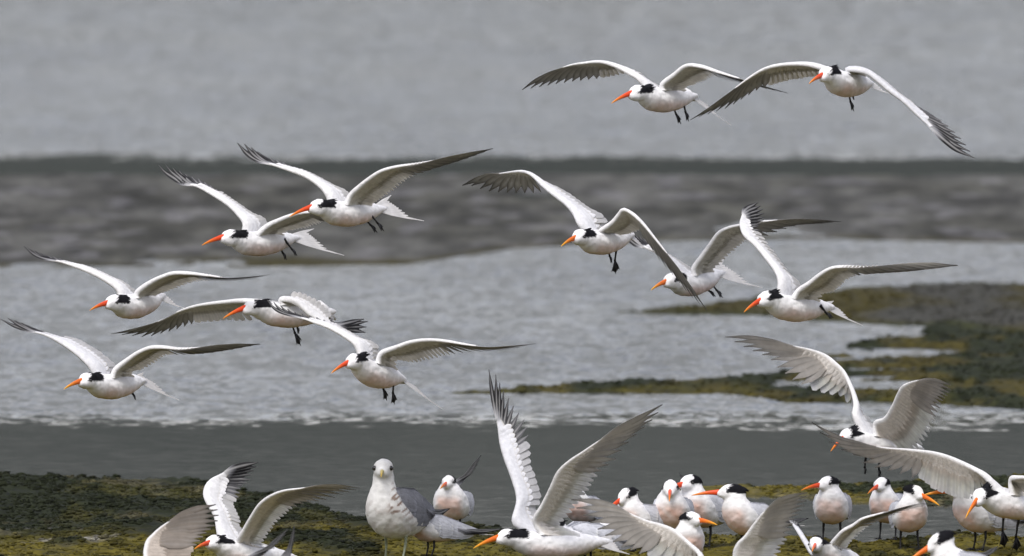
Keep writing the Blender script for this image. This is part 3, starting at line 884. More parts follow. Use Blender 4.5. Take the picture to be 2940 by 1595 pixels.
def folded_wing(parent, Rm, side, k, O, colr, tips=None, sx=1.0, sz=1.0, zoff=0.0, prim_col=PRIM_DARK, rnd=random, n_prim=5, ymul=1.0, prim_w=0.0075):
    nu, nv = 18, 9
    def P(u, v, inner=0.0):
        x = (0.046 - 0.185 * u) * sx
        zc = np.interp(u, [0, .15, .4, .7, 1], [.101, .093, .080, .070, .066]) * sz + zoff
        hh = np.interp(u, [0, .12, .35, .65, .85, 1], [.006, .022, .031, .022, .013, .005]) * sz
        yc = np.interp(u, [0, .15, .4, .7, 1], [.025, .037, .0425, .030, .012]) * ymul
        return Rm @ (np.array([x, side * (yc - 0.011 * v * v - inner), zc + hh * v]) * k)
    V, C = [], []
    for inner in (0.0, 0.007):
        for i in range(nu):
            for j in range(nv):
                V.append(P(i / (nu - 1), -1 + 2 * j / (nv - 1), inner)); C.append(colr * (0.93 + 0.1 * rnd.random()))
    F = grid_faces(nu, nv).tolist(); n = nu * nv
    F += [f[::-1] for f in grid_faces(nu, nv, n).tolist()]
    for i in range(nu - 1):
        for j in (0, nv - 1):
            a, b = i * nv + j, (i + 1) * nv + j; F.append([a, b, b + n, a + n])
    for j in range(nv - 1):
        for i in (0, nu - 1):
            a, b = i * nv + j, i * nv + j + 1; F.append([a, b, b + n, a + n])
    w = add_obj('wing', mesh_from('wing', V, F, M_COVERT, np.array(C)), parent)
    out = Rm[:, 1] * side
    # covert and tertial feathers lying over each other
    J = Joined(); q = np.linspace(0, 1, 6)
    for u0, du, cnt, lf in ((0.10, 0.20, 6, 0.003), (0.26, 0.24, 7, 0.0022), (0.44, 0.30, 6, 0.0016), (0.60, 0.36, 4, 0.001)):
        for j in range(cnt):
            v = -0.85 + 1.7 * (j + 0.5 * rnd.random()) / cnt
            cc = np.array([P(u0 + du * s, v * (1 - 0.35 * s) - 0.12 * s) + out * (lf * (0.4 + s)) * k for s in q])
            col = colr * (0.86 + 0.22 * rnd.random())
            ct = np.tile(col, (6, 1)); ct[-1] = np.minimum(col * 1.25, 0.82)
            Vb, Fb, Cb = blade(cc, [out] * 6, 0.0085 * k * sz * np.array([0.6, 0.9, 1, 0.95, 0.7, 0.25]), ct, ct, thick=0.0004)
            J.add(Vb, Fb, Cb)
    add_obj('coverts', J.mesh('coverts', M_COVERT), w)
    q = np.linspace(0, 1, 8)
    for j in range(n_prim):
        f = j / max(n_prim - 1, 1)
        R = P(0.58, 0.15 - 0.5 * f, 0.002)
        if tips is not None:
            R = tips[0] - O + np.array([0.004 * (j - 2), 0.001 * j, 0.002 * (2 - j)]) * k
            E = tips[1] - O - (tips[1] - O - R) * 0.12 * (n_prim - 1 - j) + np.array([0.003, 0, -0.002]) * (n_prim - 1 - j)
        else:
            E = Rm @ (np.array([(-0.165 - 0.045 * f) * sx, side * (0.010 - 0.012 * f), (0.064 + 0.006 * f) * sz + zoff]) * k)
        mid = P(0.85, -0.05 - 0.3 * f, 0.0)
        cc = np.array([(1 - s) ** 2 * R + 2 * s * (1 - s) * (mid if tips is None else R * 0.5 + E * 0.5) + s * s * E for s in q]) + out * 0.0008 * (n_prim - j) * k
        nn = unit(out * 0.75 + Rm[:, 2] * 0.6) if tips is None else unit(np.array([0.35, -1.0, 0.25]))
        ct = np.array([np.array([0.45, 0.45, 0.48]) * (1 - sstep(0.05, 0.5, s)) + prim_col * sstep(0.05, 0.5, s) for s in q])
        Vb, Fb, Cb = blade(cc, [nn] * 8, prim_w * (1.0 if tips is None else 0.62) * k * feather_shape('primary', q), ct, ct, shaft_top=ct * 0.6 + 0.25, edge_top=ct * 0.6 + 0.2)
        add_obj('primary_feather', mesh_from('primary_feather', Vb, Fb, M_FEATH, Cb), w)
    return w

def standing_tern(label, z, feet, psi, hpsi, k=0.92, hth=0.0, seed=0, lean=0.0, pink=0.85, bill=None, cap=1.0, tips=None, tips2=None, neck=0.0, legs=True, d=None, hroll=0.0, fwd=0.0, tail_up=0.0, fat=0.99):
    rnd = random.Random(seed)
    px, py = zp(z, feet)
    if d is None: d = dist_at(py, 0.012)
    X = W(px, py, d)[0]
    hgt, _ = terrain(np.array([X]), np.array([d]))
    gz = max(float(hgt[0]), -0.012)
    O = np.array([X, d, gz])
    e = thing('standing_tern', label, 'tern', 'terns standing on the mud', tuple(O))
    ps, hp = math.radians(psi), math.radians(hpsi)
    Rm = frame(ps, 0.0)
    hf = frame(hp, math.radians(hth))[:, 0]
    hl = unit(np.cross([0, 0, 1], hf)); HR = np.stack([hf, hl, np.cross(hf, hl)], 1)
    sp = np.array(STAND_SPINE)
    up = sstep(0.085, 0.13, sp[:, 1])
    sp[:, 1] += neck * up; sp[:, 0] += fwd * up
    # lean: rotate about the hip
    cl, sl = math.cos(lean), math.sin(lean)
    def rot(x, zz):
        x0, z0 = x, zz - 0.06
        return x0 * cl - z0 * sl, x0 * sl + z0 * cl + 0.06
    pts = np.array([rot(a, b) + (c, dd) for a, b, c, dd in sp]) * k
    cs = catmull(np.c_[pts[:, 0], 0 * pts[:, 0], pts[:, 1], pts[:, 2], pts[:, 3]], 36)
    chain = [(Rm @ np.array([c[0], 0, c[2]]), c[3] * (fat if c[2] < 0.115 * k else 1.0), c[4] * (0.5 + 0.5 * fat)) for c in cs]
    nx, nzz = rot(0.043 + fwd, 0.137 + neck)
    hc = Rm @ (np.array([nx, 0, nzz]) * k) + hf * 0.005 * k
    me = blob_mesh(chain, Rm[:, 1], hc, HR, np.array([0.0295, 0.0185, 0.0193]) * k, 0.0026)
    def paint(V, Nn):
        q = (V - hc) @ HR; b = V @ Rm; nb = Nn @ Rm
        c = WHITE * np.ones((len(V), 3))
        nz = fbm(b[:, 0] * 60 + 9, b[:, 1] * 60 + b[:, 2] * 50 + 7, seed, 3)
        pk = sstep(-0.1, 0.6, nb[:, 0] - 0.4 * nb[:, 2]) * sstep(0.112, 0.088, b[:, 2] / k) * sstep(0.040, 0.022, np.abs(b[:, 1]) / k) * pink * (0.45 + 0.8 * nz)
        c = c * (1 - pk[:, None]) + PINK * pk[:, None]
        bk = sstep(-0.1, -0.6, nb[:, 0] - 0.8 * nb[:, 2]) * sstep(0.12, 0.10, b[:, 2] / k) * 0.8
        c = c * (1 - bk[:, None]) + MANTLE * bk[:, None]
        m = cap_mask(q, k, seed, cap)[:, None]
        return c * (1 - m) + BLACK * m
    paint_body(me, paint); me.name = 'body'
    add_obj('body', me, e)
    add_eye(e, hc, HR, k); add_crest(e, hc, HR, k, rnd, back=0.0285, tipz=0.0045)
    Bb = hc + hf * 0.0285 * k - HR[:, 2] * 0.0025 * k
    dv = unit(hf - HR[:, 2] * 0.14)
    add_bill(e, Bb, Bb + dv * 0.062 * k, HR[:, 2], k, **(bill or {}))
    folded_wing(e, Rm, 1, k, O, MANTLE * 1.08, tips, rnd=rnd, ymul=1.02 * fat)
    folded_wing(e, Rm, -1, k, O, MANTLE * 1.08, tips2, rnd=rnd, ymul=1.02 * fat)
    add_tail(e, Rm @ (np.array([-0.10, 0, 0.060]) * k), -Rm[:, 0] + np.array([0, 0, tail_up]), Rm[:, 1], Rm[:, 2], k, length=0.065, spread=0.12, streamer=1.35)
    for s in (1, -1):
        a = Rm @ (np.array([-0.002, s * 0.019, 0.052]) * k); f = Rm @ (np.array([0.004 + 0.004 * s, s * 0.021, 0.003]) * k)
        add_leg(e, a, f, Rm[:, 0], k)
    return e

def standing_gull(label, z, feet, psi, hpsi, k=1.0, seed=3):
    rnd = random.Random(seed)
    px, py = zp(z, feet); d = dist_at(py, 0.012); X = W(px, py, d)[0]
    hgt, _ = terrain(np.array([X]), np.array([d])); O = np.array([X, d, float(hgt[0])])
    e = thing('standing_gull', label, 'gull', None, tuple(O))
    Rm = frame(math.radians(psi), 0.0); hf = frame(math.radians(hpsi), math.radians(-3))[:, 0]
    hl = unit(np.cross([0, 0, 1], hf)); HR = np.stack([hf, hl, np.cross(hf, hl)], 1)
    sp = np.array([(-0.150, 0.083, 0.012, 0.008), (-0.115, 0.084, 0.026, 0.021), (-0.075, 0.085, 0.039, 0.034), (-0.03, 0.089, 0.047, 0.043), (0.012, 0.098, 0.0505, 0.048),
                   (0.036, 0.118, 0.0455, 0.043), (0.044, 0.140, 0.035, 0.0335), (0.045, 0.160, 0.0278, 0.0275), (0.044, 0.178, 0.0242, 0.0242), (0.044, 0.195, 0.0228, 0.0228)]) * k
    cs = catmull(np.c_[sp[:, 0], 0 * sp[:, 0], sp[:, 1], sp[:, 2], sp[:, 3]], 40)
    chain = [(Rm @ np.array([c[0], 0, c[2]]), c[3], c[4]) for c in cs]
    hc = Rm @ (np.array([0.045, 0, 0.204]) * k) + hf * 0.006 * k
    me = blob_mesh(chain, Rm[:, 1], hc, HR, np.array([0.029, 0.0225, 0.0235]) * k, 0.0030)
    def paint(V, Nn):
        q = (V - hc) @ HR / k; b = V @ Rm / k; nb = Nn @ Rm
        c = np.array([0.78, 0.77, 0.73]) * np.ones((len(V), 3))
        nz = fbm(b[:, 1] * 70 + 9, b[:, 2] * 60 + b[:, 0] * 30 + 7, seed, 3)
        smudge = sstep(0.48, 0.60, nz) * sstep(0.16, 0.11, b[:, 2]) * 0.26
        spots = sstep(0.52, 0.64, vnoise(b[:, 1] * 190 + 30, b[:, 2] * 150 + b[:, 0] * 60 + 20, 5)) * sstep(0.185, 0.16, b[:, 2]) * sstep(0.085, 0.115, b[:, 2]) * sstep(-0.018, 0.000, V @ np.array([1.0, 0, 0]) / k) * 0.85
        streak = sstep(0.55, 0.7, vnoise(b[:, 1] * 400 + 30, b[:, 2] * 120 + 20, 15)) * sstep(0.150, 0.163, b[:, 2]) * sstep(0.195, 0.185, b[:, 2]) * sstep(-0.014, -0.004, V @ np.array([1.0, 0, 0]) / k) * 0.6
        BR = np.array([0.20, 0.12, 0.08])
        for mk in (smudge, spots, streak): c = c * (1 - mk[:, None]) + BR * mk[:, None]
        eye = np.exp(-(((q[:, 0] - 0.010) / 0.009) ** 2 + ((q[:, 2] - 0.003) / 0.006) ** 2)) * 0.55
        c = c * (1 - eye[:, None]) + np.array([0.16, 0.12, 0.11]) * eye[:, None]
        bk = sstep(0.0, -0.6, nb[:, 0] - 0.8 * nb[:, 2]) * sstep(0.155, 0.13, b[:, 2])
        return c * (1 - bk[:, None]) + np.array([0.25, 0.255, 0.28]) * bk[:, None]
    paint_body(me, paint); me.name = 'body'; add_obj('body', me, e)
    add_eye(e, hc, HR, k, r=0.0058, pos=(0.0140, 0.0178, 0.0035), colr=(0.01, 0.008, 0.006))
    Bb = hc + hf * 0.029 * k - HR[:, 2] * 0.0045 * k
    add_bill(e, Bb, Bb + unit(hf - HR[:, 2] * 0.22) * 0.034 * k, HR[:, 2], k, depth=0.0078, width=0.0060, c0=(0.50, 0.42, 0.16), c1=(0.55, 0.36, 0.05), curve=0.004)
    for s in (1, -1):
        folded_wing(e, Rm, s, k, O, np.array([0.25, 0.255, 0.28]), None, sx=1.25, sz=1.35, zoff=0.006, prim_col=np.array([0.012, 0.012, 0.013]), rnd=rnd, ymul=1.22, prim_w=0.011)
    add_tail(e, Rm @ (np.array([-0.14, 0, 0.083]) * k), -Rm[:, 0], Rm[:, 1], Rm[:, 2], k, length=0.085, spread=0.16, streamer=1.0, width=0.011)
    for s in (1, -1):
        a = Rm @ (np.array([-0.012, s * 0.026, 0.058]) * k); f = Rm @ (np.array([-0.004 + 0.012 * s, s * 0.028, 0.003]) * k)
        add_leg(e, a, f, Rm[:, 0], k, colr=(0.30, 0.33, 0.22), thick=1.3, toe_l=0.03)
    return e

ORANGE = dict(c0=(0.80, 0.16, 0.012), c1=(0.85, 0.42, 0.02)); RED = dict(c0=(0.80, 0.075, 0.014), c1=(0.85, 0.30, 0.02))
L, R = 1, -1     # the bird's own left (towards us) and right wing

# ---- flying terns
flying_tern('tern gliding over grey water at far left, its wings thinnest and feet tucked up', 'A', (670, 590), (795, 545), (1175, 530), (1305, 542), [
    dict(side=R, le=[(860, 450), (740, 370), (600, 310), (450, 262), (330, 237), (250, 210), (160, 145)], te=[(935, 400), (830, 350), (720, 300), (620, 265), (500, 240), (400, 215), (320, 200), (240, 172)], tw=0.45, uw=0.55),
    dict(side=L, le=[(1010, 470), (1110, 395), (1200, 350), (1280, 325), (1400, 325), (1550, 338), (1700, 350), (1850, 340), (2010, 320)], te=[(1190, 470), (1290, 430), (1400, 388), (1500, 365), (1600, 360), (1720, 362), (1850, 352)], tw=0.40, uw=0.5)],
    [((1090, 585), (1092, 615))], d=40.3, seed=1, bill=RED)
flying_tern('tern gliding lowest at far left, wing tip cut by the left edge, yellowish bill', 'A', (478, 1175), (600, 1125), (1030, 1160), (1245, 1212), [
    dict(side=R, le=[(660, 1035), (600, 975), (530, 920), (420, 850), (310, 800), (180, 770), (80, 735), (-15, 690)], te=[(850, 1010), (760, 930), (650, 860), (540, 810), (440, 795), (330, 768), (240, 745), (150, 712), (40, 680)], grey=0.35),
    dict(side=L, le=[(850, 1050), (930, 980), (1010, 920), (1100, 880), (1200, 872), (1330, 880), (1500, 865), (1700, 850), (1940, 828)], te=[(960, 1060), (1050, 1030), (1150, 970), (1230, 920), (1300, 908), (1400, 905), (1550, 895), (1750, 865)], tw=0.38, uw=0.45)],
    [((790, 1215), (790, 1245)), ((965, 1205), (990, 1278))], d=39.9, seed=2, bill=ORANGE)
flying_tern('tern whose right wing tip passes behind another tern, flying over grey mud', 'B', (405, 812), (552, 762), (1060, 795), (1395, 828), [
    dict(side=R, le=[(700, 670), (650, 600), (580, 535), (470, 470), (360, 415), (260, 395), (190, 355), (120, 310), (75, 262)], te=[(880, 650), (780, 590), (680, 520), (570, 450), (470, 395), (380, 350), (290, 325), (210, 290), (130, 262)]),
    dict(side=L, le=[(860, 690), (930, 650), (1020, 610), (1110, 583), (1200, 577), (1290, 600), (1380, 628)], te=[(1010, 712), (1080, 697), (1160, 678), (1240, 650), (1290, 628), (1330, 628)], tw=0.6, uw=0.7, cf=0.6)],
    [((960, 835), (1003, 938)), ((1015, 815), (1082, 905))], d=40.6, seed=3, bill=RED, tail=dict(spread=0.34))
flying_tern('tern with white wings in a wide V over grey mud, bill crossing a neighbour', 'B', (1040, 605), (1192, 545), (1690, 585), (1960, 572), [
    dict(side=R, le=[(1300, 460), (1250, 400), (1150, 335), (1020, 290), (900, 255), (800, 225), (720, 175), (650, 100)], te=[(1470, 440), (1380, 390), (1270, 330), (1150, 275), (1030, 240), (930, 205), (850, 185), (770, 138), (690, 102)]),
    dict(side=L, le=[(1470, 460), (1530, 400), (1600, 340), (1690, 280), (1800, 245), (1950, 220), (2100, 190), (2300, 150), (2515, 95)], te=[(1640, 512), (1700, 467), (1790, 410), (1870, 340), (1950, 292), (2050, 257), (2200, 207), (2360, 155)], tw=0.36, uw=0.45)],
    [((1570, 630), (1665, 738)), ((1625, 610), (1713, 725))], d=40.0, seed=4, bill=RED, tail=dict(spread=0.36))
flying_tern('tern with long down-curved left wing and ruffled white back, feet hanging', 'C', (745, 252), (862, 200), (1180, 240), (1250, 300), [
    dict(side=R, le=[(850, 165), (740, 175), (600, 200), (500, 235), (400, 290), (300, 335), (200, 365), (110, 383)], te=[(930, 262), (800, 270), (700, 280), (600, 292), (540, 312), (470, 340), (400, 362), (310, 388), (210, 388)], tw=0.46, uw=0.52, gap=0.75, n_sec=15),
    dict(side=L, le=[(1050, 158), (1110, 165), (1165, 200), (1215, 245), (1300, 285), (1400, 305), (1525, 330)], te=[(1130, 108), (1210, 125), (1280, 165), (1330, 215), (1355, 265), (1400, 280), (1460, 272), (1535, 254)], tw=0.55, uw=0.6, cf=0.3, back=0.015, blunt=0.6, dark=1.2)],
    [((1110, 270), (1155, 415)), ((1145, 270), (1150, 350))], d=40.3, seed=5, bill=RED, psi=42)
flying_tern('tern flying with both legs dangling above a thin weed strip, wing over neighbour', 'C', (1338, 550), (1428, 500), (1715, 615), (1885, 725), [
    dict(side=R, le=[(1470, 420), (1420, 375), (1330, 325), (1230, 290), (1150, 265), (1060, 240), (1010, 210), (980, 172)], te=[(1600, 415), (1520, 375), (1440, 330), (1350, 288), (1250, 255), (1150, 238), (1080, 212), (1020, 185)]),
    dict(side=L, le=[(1605, 455), (1680, 420), (1770, 385), (1860, 372), (1950, 376), (2080, 395), (2200, 405), (2330, 395), (2460, 380)], te=[(1690, 490), (1790, 494), (1870, 477), (1960, 452), (2040, 434), (2120, 425), (2250, 418), (2350, 405)], tw=0.38, uw=0.45, gap=0.8)],
    [((1612, 590), (1628, 720)), ((1680, 610), (1668, 738))], d=39.4, seed=6, bill=RED, k=0.98)
flying_tern('tern banking over the mud edge, dark blade-like wing crossing a neighbour', 'D', (945, 740), (1065, 680), (1545, 690), (1690, 765), [
    dict(side=R, le=[(1095, 570), (1050, 480), (980, 400), (870, 320), (770, 240), (690, 160), (600, 122), (440, 145), (300, 175), (180, 225), (80, 270)], te=[(1345, 500), (1210, 425), (1080, 330), (960, 262), (850, 240), (790, 292), (700, 305), (560, 312), (440, 312), (300, 308), (180, 270)], tw=0.52, uw=0.5, grey=0.3, dep=(-0.13, -0.28)),
    dict(side=L, le=[(1260, 640), (1380, 550), (1440, 470), (1480, 425), (1560, 460), (1650, 540), (1750, 660), (1900, 850), (2050, 1060), (2215, 1295)], te=[(1480, 655), (1560, 632), (1650, 600), (1670, 625), (1740, 740), (1840, 880), (1960, 1020), (2090, 1180)], tw=0.33, uw=0.38, cf=0.6)],
    [((1360, 795), (1383, 918)), ((1440, 770), (1400, 1003))], d=40.2, seed=7, bill=ORANGE)
flying_tern('tern half hidden behind the dark wing of a neighbour over grey water', 'E', (180, 708), (292, 655), (700, 625), (965, 617), [
    dict(side=R, z='D', le=[(1915, 955), (1830, 860), (1760, 815), (1700, 790), (1600, 755), (1500, 670)], te=[(1985, 870), (1900, 820), (1780, 740), (1700, 700), (1640, 680), (1560, 655)]),
    dict(side=L, le=[(500, 560), (560, 470), (620, 380), (680, 290), (760, 245), (850, 222), (1000, 195), (1200, 180), (1400, 178), (1610, 183)], te=[(640, 575), (700, 512), (760, 452), (830, 392), (880, 345), (960, 305), (1060, 292), (1200, 238), (1330, 205), (1480, 197)], tw=0.36, uw=0.45, gap=0.9)],
    [((570, 700), (672, 782)), ((635, 675), (722, 790))], d=40.9, seed=8, bill=ORANGE)
flying_tern('tern with upright wing showing fanned black tips, flying over green bank', 'E', (880, 875), (1002, 800), (1530, 880), (1800, 945), [
    dict(side=R, le=[(1150, 665), (1120, 580), (1050, 490), (970, 400), (890, 330), (862, 260), (872, 210), (905, 150), (1005, 103)], te=[(1330, 680), (1250, 600), (1160, 480), (1090, 390), (1035, 310), (1010, 245), (1030, 240), (1055, 195), (1040, 140)], tw=0.60, uw=0.60, dep=(-0.13, -0.30), grey=0.15, dark=1.5),
    dict(side=L, le=[(1290, 730), (1370, 670), (1450, 600), (1530, 550), (1620, 535), (1800, 535), (2000, 525), (2250, 510), (2480, 500)], te=[(1480, 747), (1570, 717), (1620, 667), (1680, 612), (1760, 582), (1900, 562), (2050, 548), (2260, 530)], tw=0.33, uw=0.42)],
    [((1450, 875), (1565, 940)), ((1490, 880), (1540, 945))], d=39.8, seed=9, bill=RED, k=1.02, tail=dict(spread=0.42, length=0.07, streamer=1.5))
flying_tern('upper tern with both wings arched, legs dangling, over far grey water', 'F', (557, 282), (658, 235), (985, 265), (1150, 362), [
    dict(side=R, le=[(700, 165), (640, 130), (570, 95), (500, 75), (420, 82), (330, 100), (220, 150), (140, 195), (90, 232)], te=[(760, 160), (715, 122), (650, 122), (560, 142), (480, 157), (400, 170), (330, 182), (250, 198), (170, 216)], tw=0.42, uw=0.5, dark=0.8),
    dict(side=L, le=[(820, 190), (880, 140), (945, 88), (1020, 92), (1100, 115), (1180, 138), (1270, 162), (1380, 195), (1480, 222)], te=[(950, 197), (1000, 178), (1060, 152), (1110, 132), (1180, 152), (1270, 172), (1390, 202)], tw=0.38, uw=0.42)],
    [((880, 296), (918, 402)), ((940, 286), (958, 387))], d=40.6, seed=10, bill=RED)
flying_tern('topmost tern at upper right, head-on, wings arched down to both sides', 'F', (1592, 178), (1662, 140), (1915, 200), (2000, 203), [
    dict(side=R, le=[(1640, 100), (1560, 85), (1450, 90), (1370, 110), (1300, 150), (1220, 210), (1150, 270), (1070, 330), (975, 388)], te=[(1650, 142), (1560, 152), (1480, 167), (1400, 192), (1340, 210), (1280, 245), (1170, 316), (1090, 345)], tw=0.40, uw=0.5, cf=0.4),
    dict(side=L, le=[(1800, 115), (1890, 128), (1950, 168), (2010, 220), (2080, 272), (2150, 340), (2250, 430), (2360, 520), (2460, 568)], te=[(1880, 103), (1920, 110), (1970, 135), (2045, 190), (2115, 250), (2200, 310), (2300, 375), (2395, 470)], tw=0.42, uw=0.52, cf=0.4, grey=0.5)],
    [((1810, 235), (1828, 335)), ((1822, 235), (1828, 265))], d=39.8, seed=11, bill=RED)

# ---- terns landing and taking off low over the bank
GL = 'terns landing or lifting off the mud'
flying_tern('large foreground tern with both wings raised high in a V, yellow-orange bill', 'H', (150, 1338), (332, 1268), (905, 1325), (1150, 1345), [
    dict(side=R, le=[(440, 1170), (470, 1000), (430, 850), (380, 720), (345, 600), (330, 480), (310, 380), (290, 250), (265, 60)], te=[(620, 1080), (660, 980), (620, 850), (575, 740), (560, 620), (550, 500), (535, 430), (495, 385), (430, 295), (365, 195), (318, 100)], tw=0.52, uw=0.6, grey=0.55, dep=(-0.10, -0.16), gap=0.95, pgap=0.62),
    dict(side=L, le=[(590, 1150), (650, 1030), (720, 880), (770, 770), (850, 690), (950, 620), (1050, 550), (1200, 450), (1380, 350), (1540, 255)], te=[(780, 1200), (830, 1120), (900, 1030), (960, 950), (1010, 870), (1060, 790), (1120, 720), (1185, 680), (1240, 595), (1340, 490), (1430, 405), (1495, 335)], tw=0.40, uw=0.5, dep=(0.09, 0.2), und=(0.88, 0.86, 0.82), warm=0.2)],
    [((650, 1380), (650, 1500)), ((720, 1390), (730, 1500))], d=39.2, k=1.05, seed=12, group=GL, bill=ORANGE, psi=30, tail=dict(spread=0.4), pink=0.5, name='landing_tern')
flying_tern('landing tern with cupped wings over the dark water, orange bill pointing down', 'K', (905, 955), (1003, 868), (1420, 970), (1560, 1010), [
    dict(side=R, le=[(1095, 690), (1110, 600), (1085, 480), (1030, 350), (960, 280), (880, 220), (760, 180), (600, 150), (400, 110), (230, 90), (75, 92)], te=[(1220, 720), (1170, 640), (1095, 600), (1015, 520), (920, 512), (830, 497), (740, 480), (650, 440), (570, 380), (490, 320), (430, 255), (250, 178)], tw=0.42, uw=0.55, dep=(-0.12, -0.2), und=(0.88, 0.86, 0.82), warm=0.25, n_sec=11, dark=0.75),
    dict(side=L, le=[(1260, 740), (1340, 700), (1400, 600), (1440, 500), (1480, 430), (1560, 390), (1640, 375), (1750, 378), (1860, 410)], te=[(1480, 965), (1565, 980), (1620, 940), (1680, 850), (1720, 750), (1750, 680), (1790, 590), (1810, 530), (1845, 490)], tw=0.55, uw=0.62, dep=(0.12, 0.18), und=(0.88, 0.86, 0.82), warm=0.35, n_sec=14, dark=0.7)],
    [((1200, 1060), (1185, 1170)), ((1310, 1060), (1300, 1195))], d=40.7, seed=13, group=GL, bill=RED, psi=45, name='landing_tern')
flying_tern('tern cut by the right edge, one long wing spread across the dark water', 'J', (1985, 500), (2100, 345), (2760, 420), (2900, 470), [
    dict(side=R, z='K', le=[(2150, 1180), (2050, 1110), (1900, 1040), (1750, 1000), (1550, 985), (1350, 975), (1150, 945), (1000, 905), (880, 845), (770, 780)], te=[(2090, 1320), (2020, 1365), (1940, 1360), (1870, 1325), (1770, 1300), (1690, 1235), (1590, 1210), (1470, 1172), (1350, 1150), (1200, 1105), (1120, 1040), (1000, 990), (890, 915)], tw=0.44, uw=0.52, dep=(-0.12, -0.2), und=(0.88, 0.86, 0.82), warm=0.3, gap=0.9),
    dict(side=L, z='J', le=[(2440, 140), (2500, 110), (2600, 100), (2720, 140), (2850, 230), (3000, 380)], te=[(2540, 240), (2620, 250), (2700, 280), (2800, 330), (2900, 400)], dep=(0.1, 0.2))],
    [((2395, 490), (2368, 830)), ((2540, 560), (2488, 865))], d=39.9, k=1.06, seed=14, group=GL, bill=ORANGE, psi=40, pink=0.6, name='landing_tern')
flying_tern('foreground tern at lower left with both wings lifted, red bill, body cut off below', 'G', (435, 685), (532, 655), (900, 790), (1020, 830), [
    dict(side=R, le=[(600, 640), (565, 490), (510, 400), (487, 340), (500, 280), (540, 235), (600, 205), (700, 160), (872, 124)], te=[(770, 580), (745, 480), (705, 405), (740, 350), (752, 290), (812, 250), (822, 205), (855, 160)], tw=0.55, uw=0.6, dep=(-0.1, -0.14), grey=0.2),
    dict(side=L, le=[(720, 670), (770, 570), (830, 460), (880, 380), (950, 320), (1050, 275), (1170, 255), (1300, 235), (1450, 228), (1590, 243)], te=[(890, 680), (930, 595), (980, 522), (1050, 452), (1120, 392), (1200, 352), (1290, 338), (1380, 322), (1480, 287), (1560, 262)], tw=0.45, uw=0.5, dep=(0.12, 0.2), und=(0.88, 0.86, 0.82), warm=0.25)],
    [((700, 800), (690, 900)), ((740, 800), (740, 900))], d=39.4, seed=15, group=GL, bill=RED, psi=42, name='landing_tern')
flying_tern('tern below the lower left edge, only one greyish curved wing showing', 'G', (-130, 960), (0, 915), (440, 960), (560, 980), [
    dict(side=L, le=[(130, 900), (78, 760), (90, 660), (130, 610), (200, 550), (300, 490), (420, 440), (575, 405)], te=[(380, 900), (405, 740), (445, 680), (505, 605), (560, 560), (592, 505), (590, 455)], tw=0.40, uw=0.5, dep=(-0.05, -0.08), und=(0.52, 0.47, 0.42), warm=0.2, blunt=0.5, dark=0.9),
    dict(side=R, le=[(300, 930), (380, 900), (470, 900), (560, 930), (640, 980)], te=[(420, 970), (480, 980), (540, 990), (600, 1000)], dep=(0.1, 0.15))],
    [((200, 1010), (190, 1080)), ((250, 1010), (245, 1080))], d=38.4, k=1.0, seed=16, group=GL, bill=RED, psi=35, name='landing_tern')
flying_tern('tern below the bottom edge, one pale wing stretched left in front of standing terns', 'I', (1480, 1230), (1620, 1120), (2050, 1260), (2250, 1300), [
    dict(side=R, le=[(1560, 1080), (1500, 930), (1400, 830), (1250, 700), (1100, 640), (940, 600), (700, 500), (500, 430), (300, 400), (150, 395)], te=[(1500, 1150), (1250, 1050), (1000, 1000), (830, 930), (650, 870), (480, 740), (350, 630), (260, 540), (190, 465)], tw=0.45, uw=0.58, dep=(-0.06, -0.1), und=(0.88, 0.86, 0.82), warm=0.25, n_sec=11),
    dict(side=L, le=[(1800, 1150), (1880, 1100), (1980, 1090), (2080, 1120), (2180, 1180)], te=[(1960, 1210), (2020, 1220), (2080, 1230), (2130, 1230)], dep=(0.1, 0.15))],
    [((1800, 1330), (1790, 1430)), ((1860, 1330), (1860, 1430))], d=38.4, k=1.02, seed=17, group=GL, bill=ORANGE, psi=40, name='landing_tern')
flying_tern('tern below the bottom edge, one upright wing fanned to the right', 'I', (1480, 1300), (1640, 1230), (2200, 1290), (2400, 1330), [
    dict(side=L, le=[(1880, 1120), (1862, 930), (1900, 820), (1980, 740), (2080, 600), (2200, 460), (2350, 350), (2500, 300), (2640, 268)], te=[(2250, 1100), (2330, 940), (2360, 850), (2440, 750), (2485, 640), (2490, 560), (2560, 480), (2610, 400), (2640, 330)], tw=0.42, uw=0.5, dep=(0.02, 0.05), und=(0.88, 0.86, 0.82), warm=0.2, n_sec=11, dark=0.8),
    dict(side=R, le=[(1800, 1180), (1720, 1120), (1650, 1130), (1580, 1180), (1500, 1230)], te=[(1900, 1220), (1800, 1230), (1700, 1240), (1600, 1250)], dep=(-0.1, -0.15))],
    [((2000, 1380), (1990, 1460)), ((2060, 1380), (2060, 1460))], d=38.2, k=1.0, seed=18, group=GL, bill=RED, psi=38, name='landing_tern')
flying_tern('low tern with small red bill, long wing lifted to the right before dark water', 'J', (452, 832), (488, 792), (720, 1010), (820, 1060), [
    dict(side=L, le=[(590, 900), (640, 800), (690, 730), (760, 650), (860, 590), (950, 520), (1100, 470), (1300, 405), (1500, 352), (1650, 338)], te=[(770, 880), (800, 810), (850, 740), (950, 640), (1000, 590), (1150, 505), (1300, 445), (1450, 398), (1570, 365)], tw=0.42, uw=0.48, dep=(0.08, 0.16), und=(0.88, 0.86, 0.82), warm=0.3),
    dict(side=R, le=[(470, 900), (400, 800), (330, 690), (270, 610), (235, 560), (215, 600)], te=[(560, 900), (500, 860), (450, 780), (400, 690), (370, 640), (330, 600)], dep=(-0.05, -0.12), grey=0.6, n_sec=9, tw=0.6, uw=0.6)],
    [((600, 1010), (590, 1090)), ((640, 1010), (640, 1090))], d=39.5, k=0.95, seed=19, group=GL, bill=RED, psi=62, name='landing_tern')

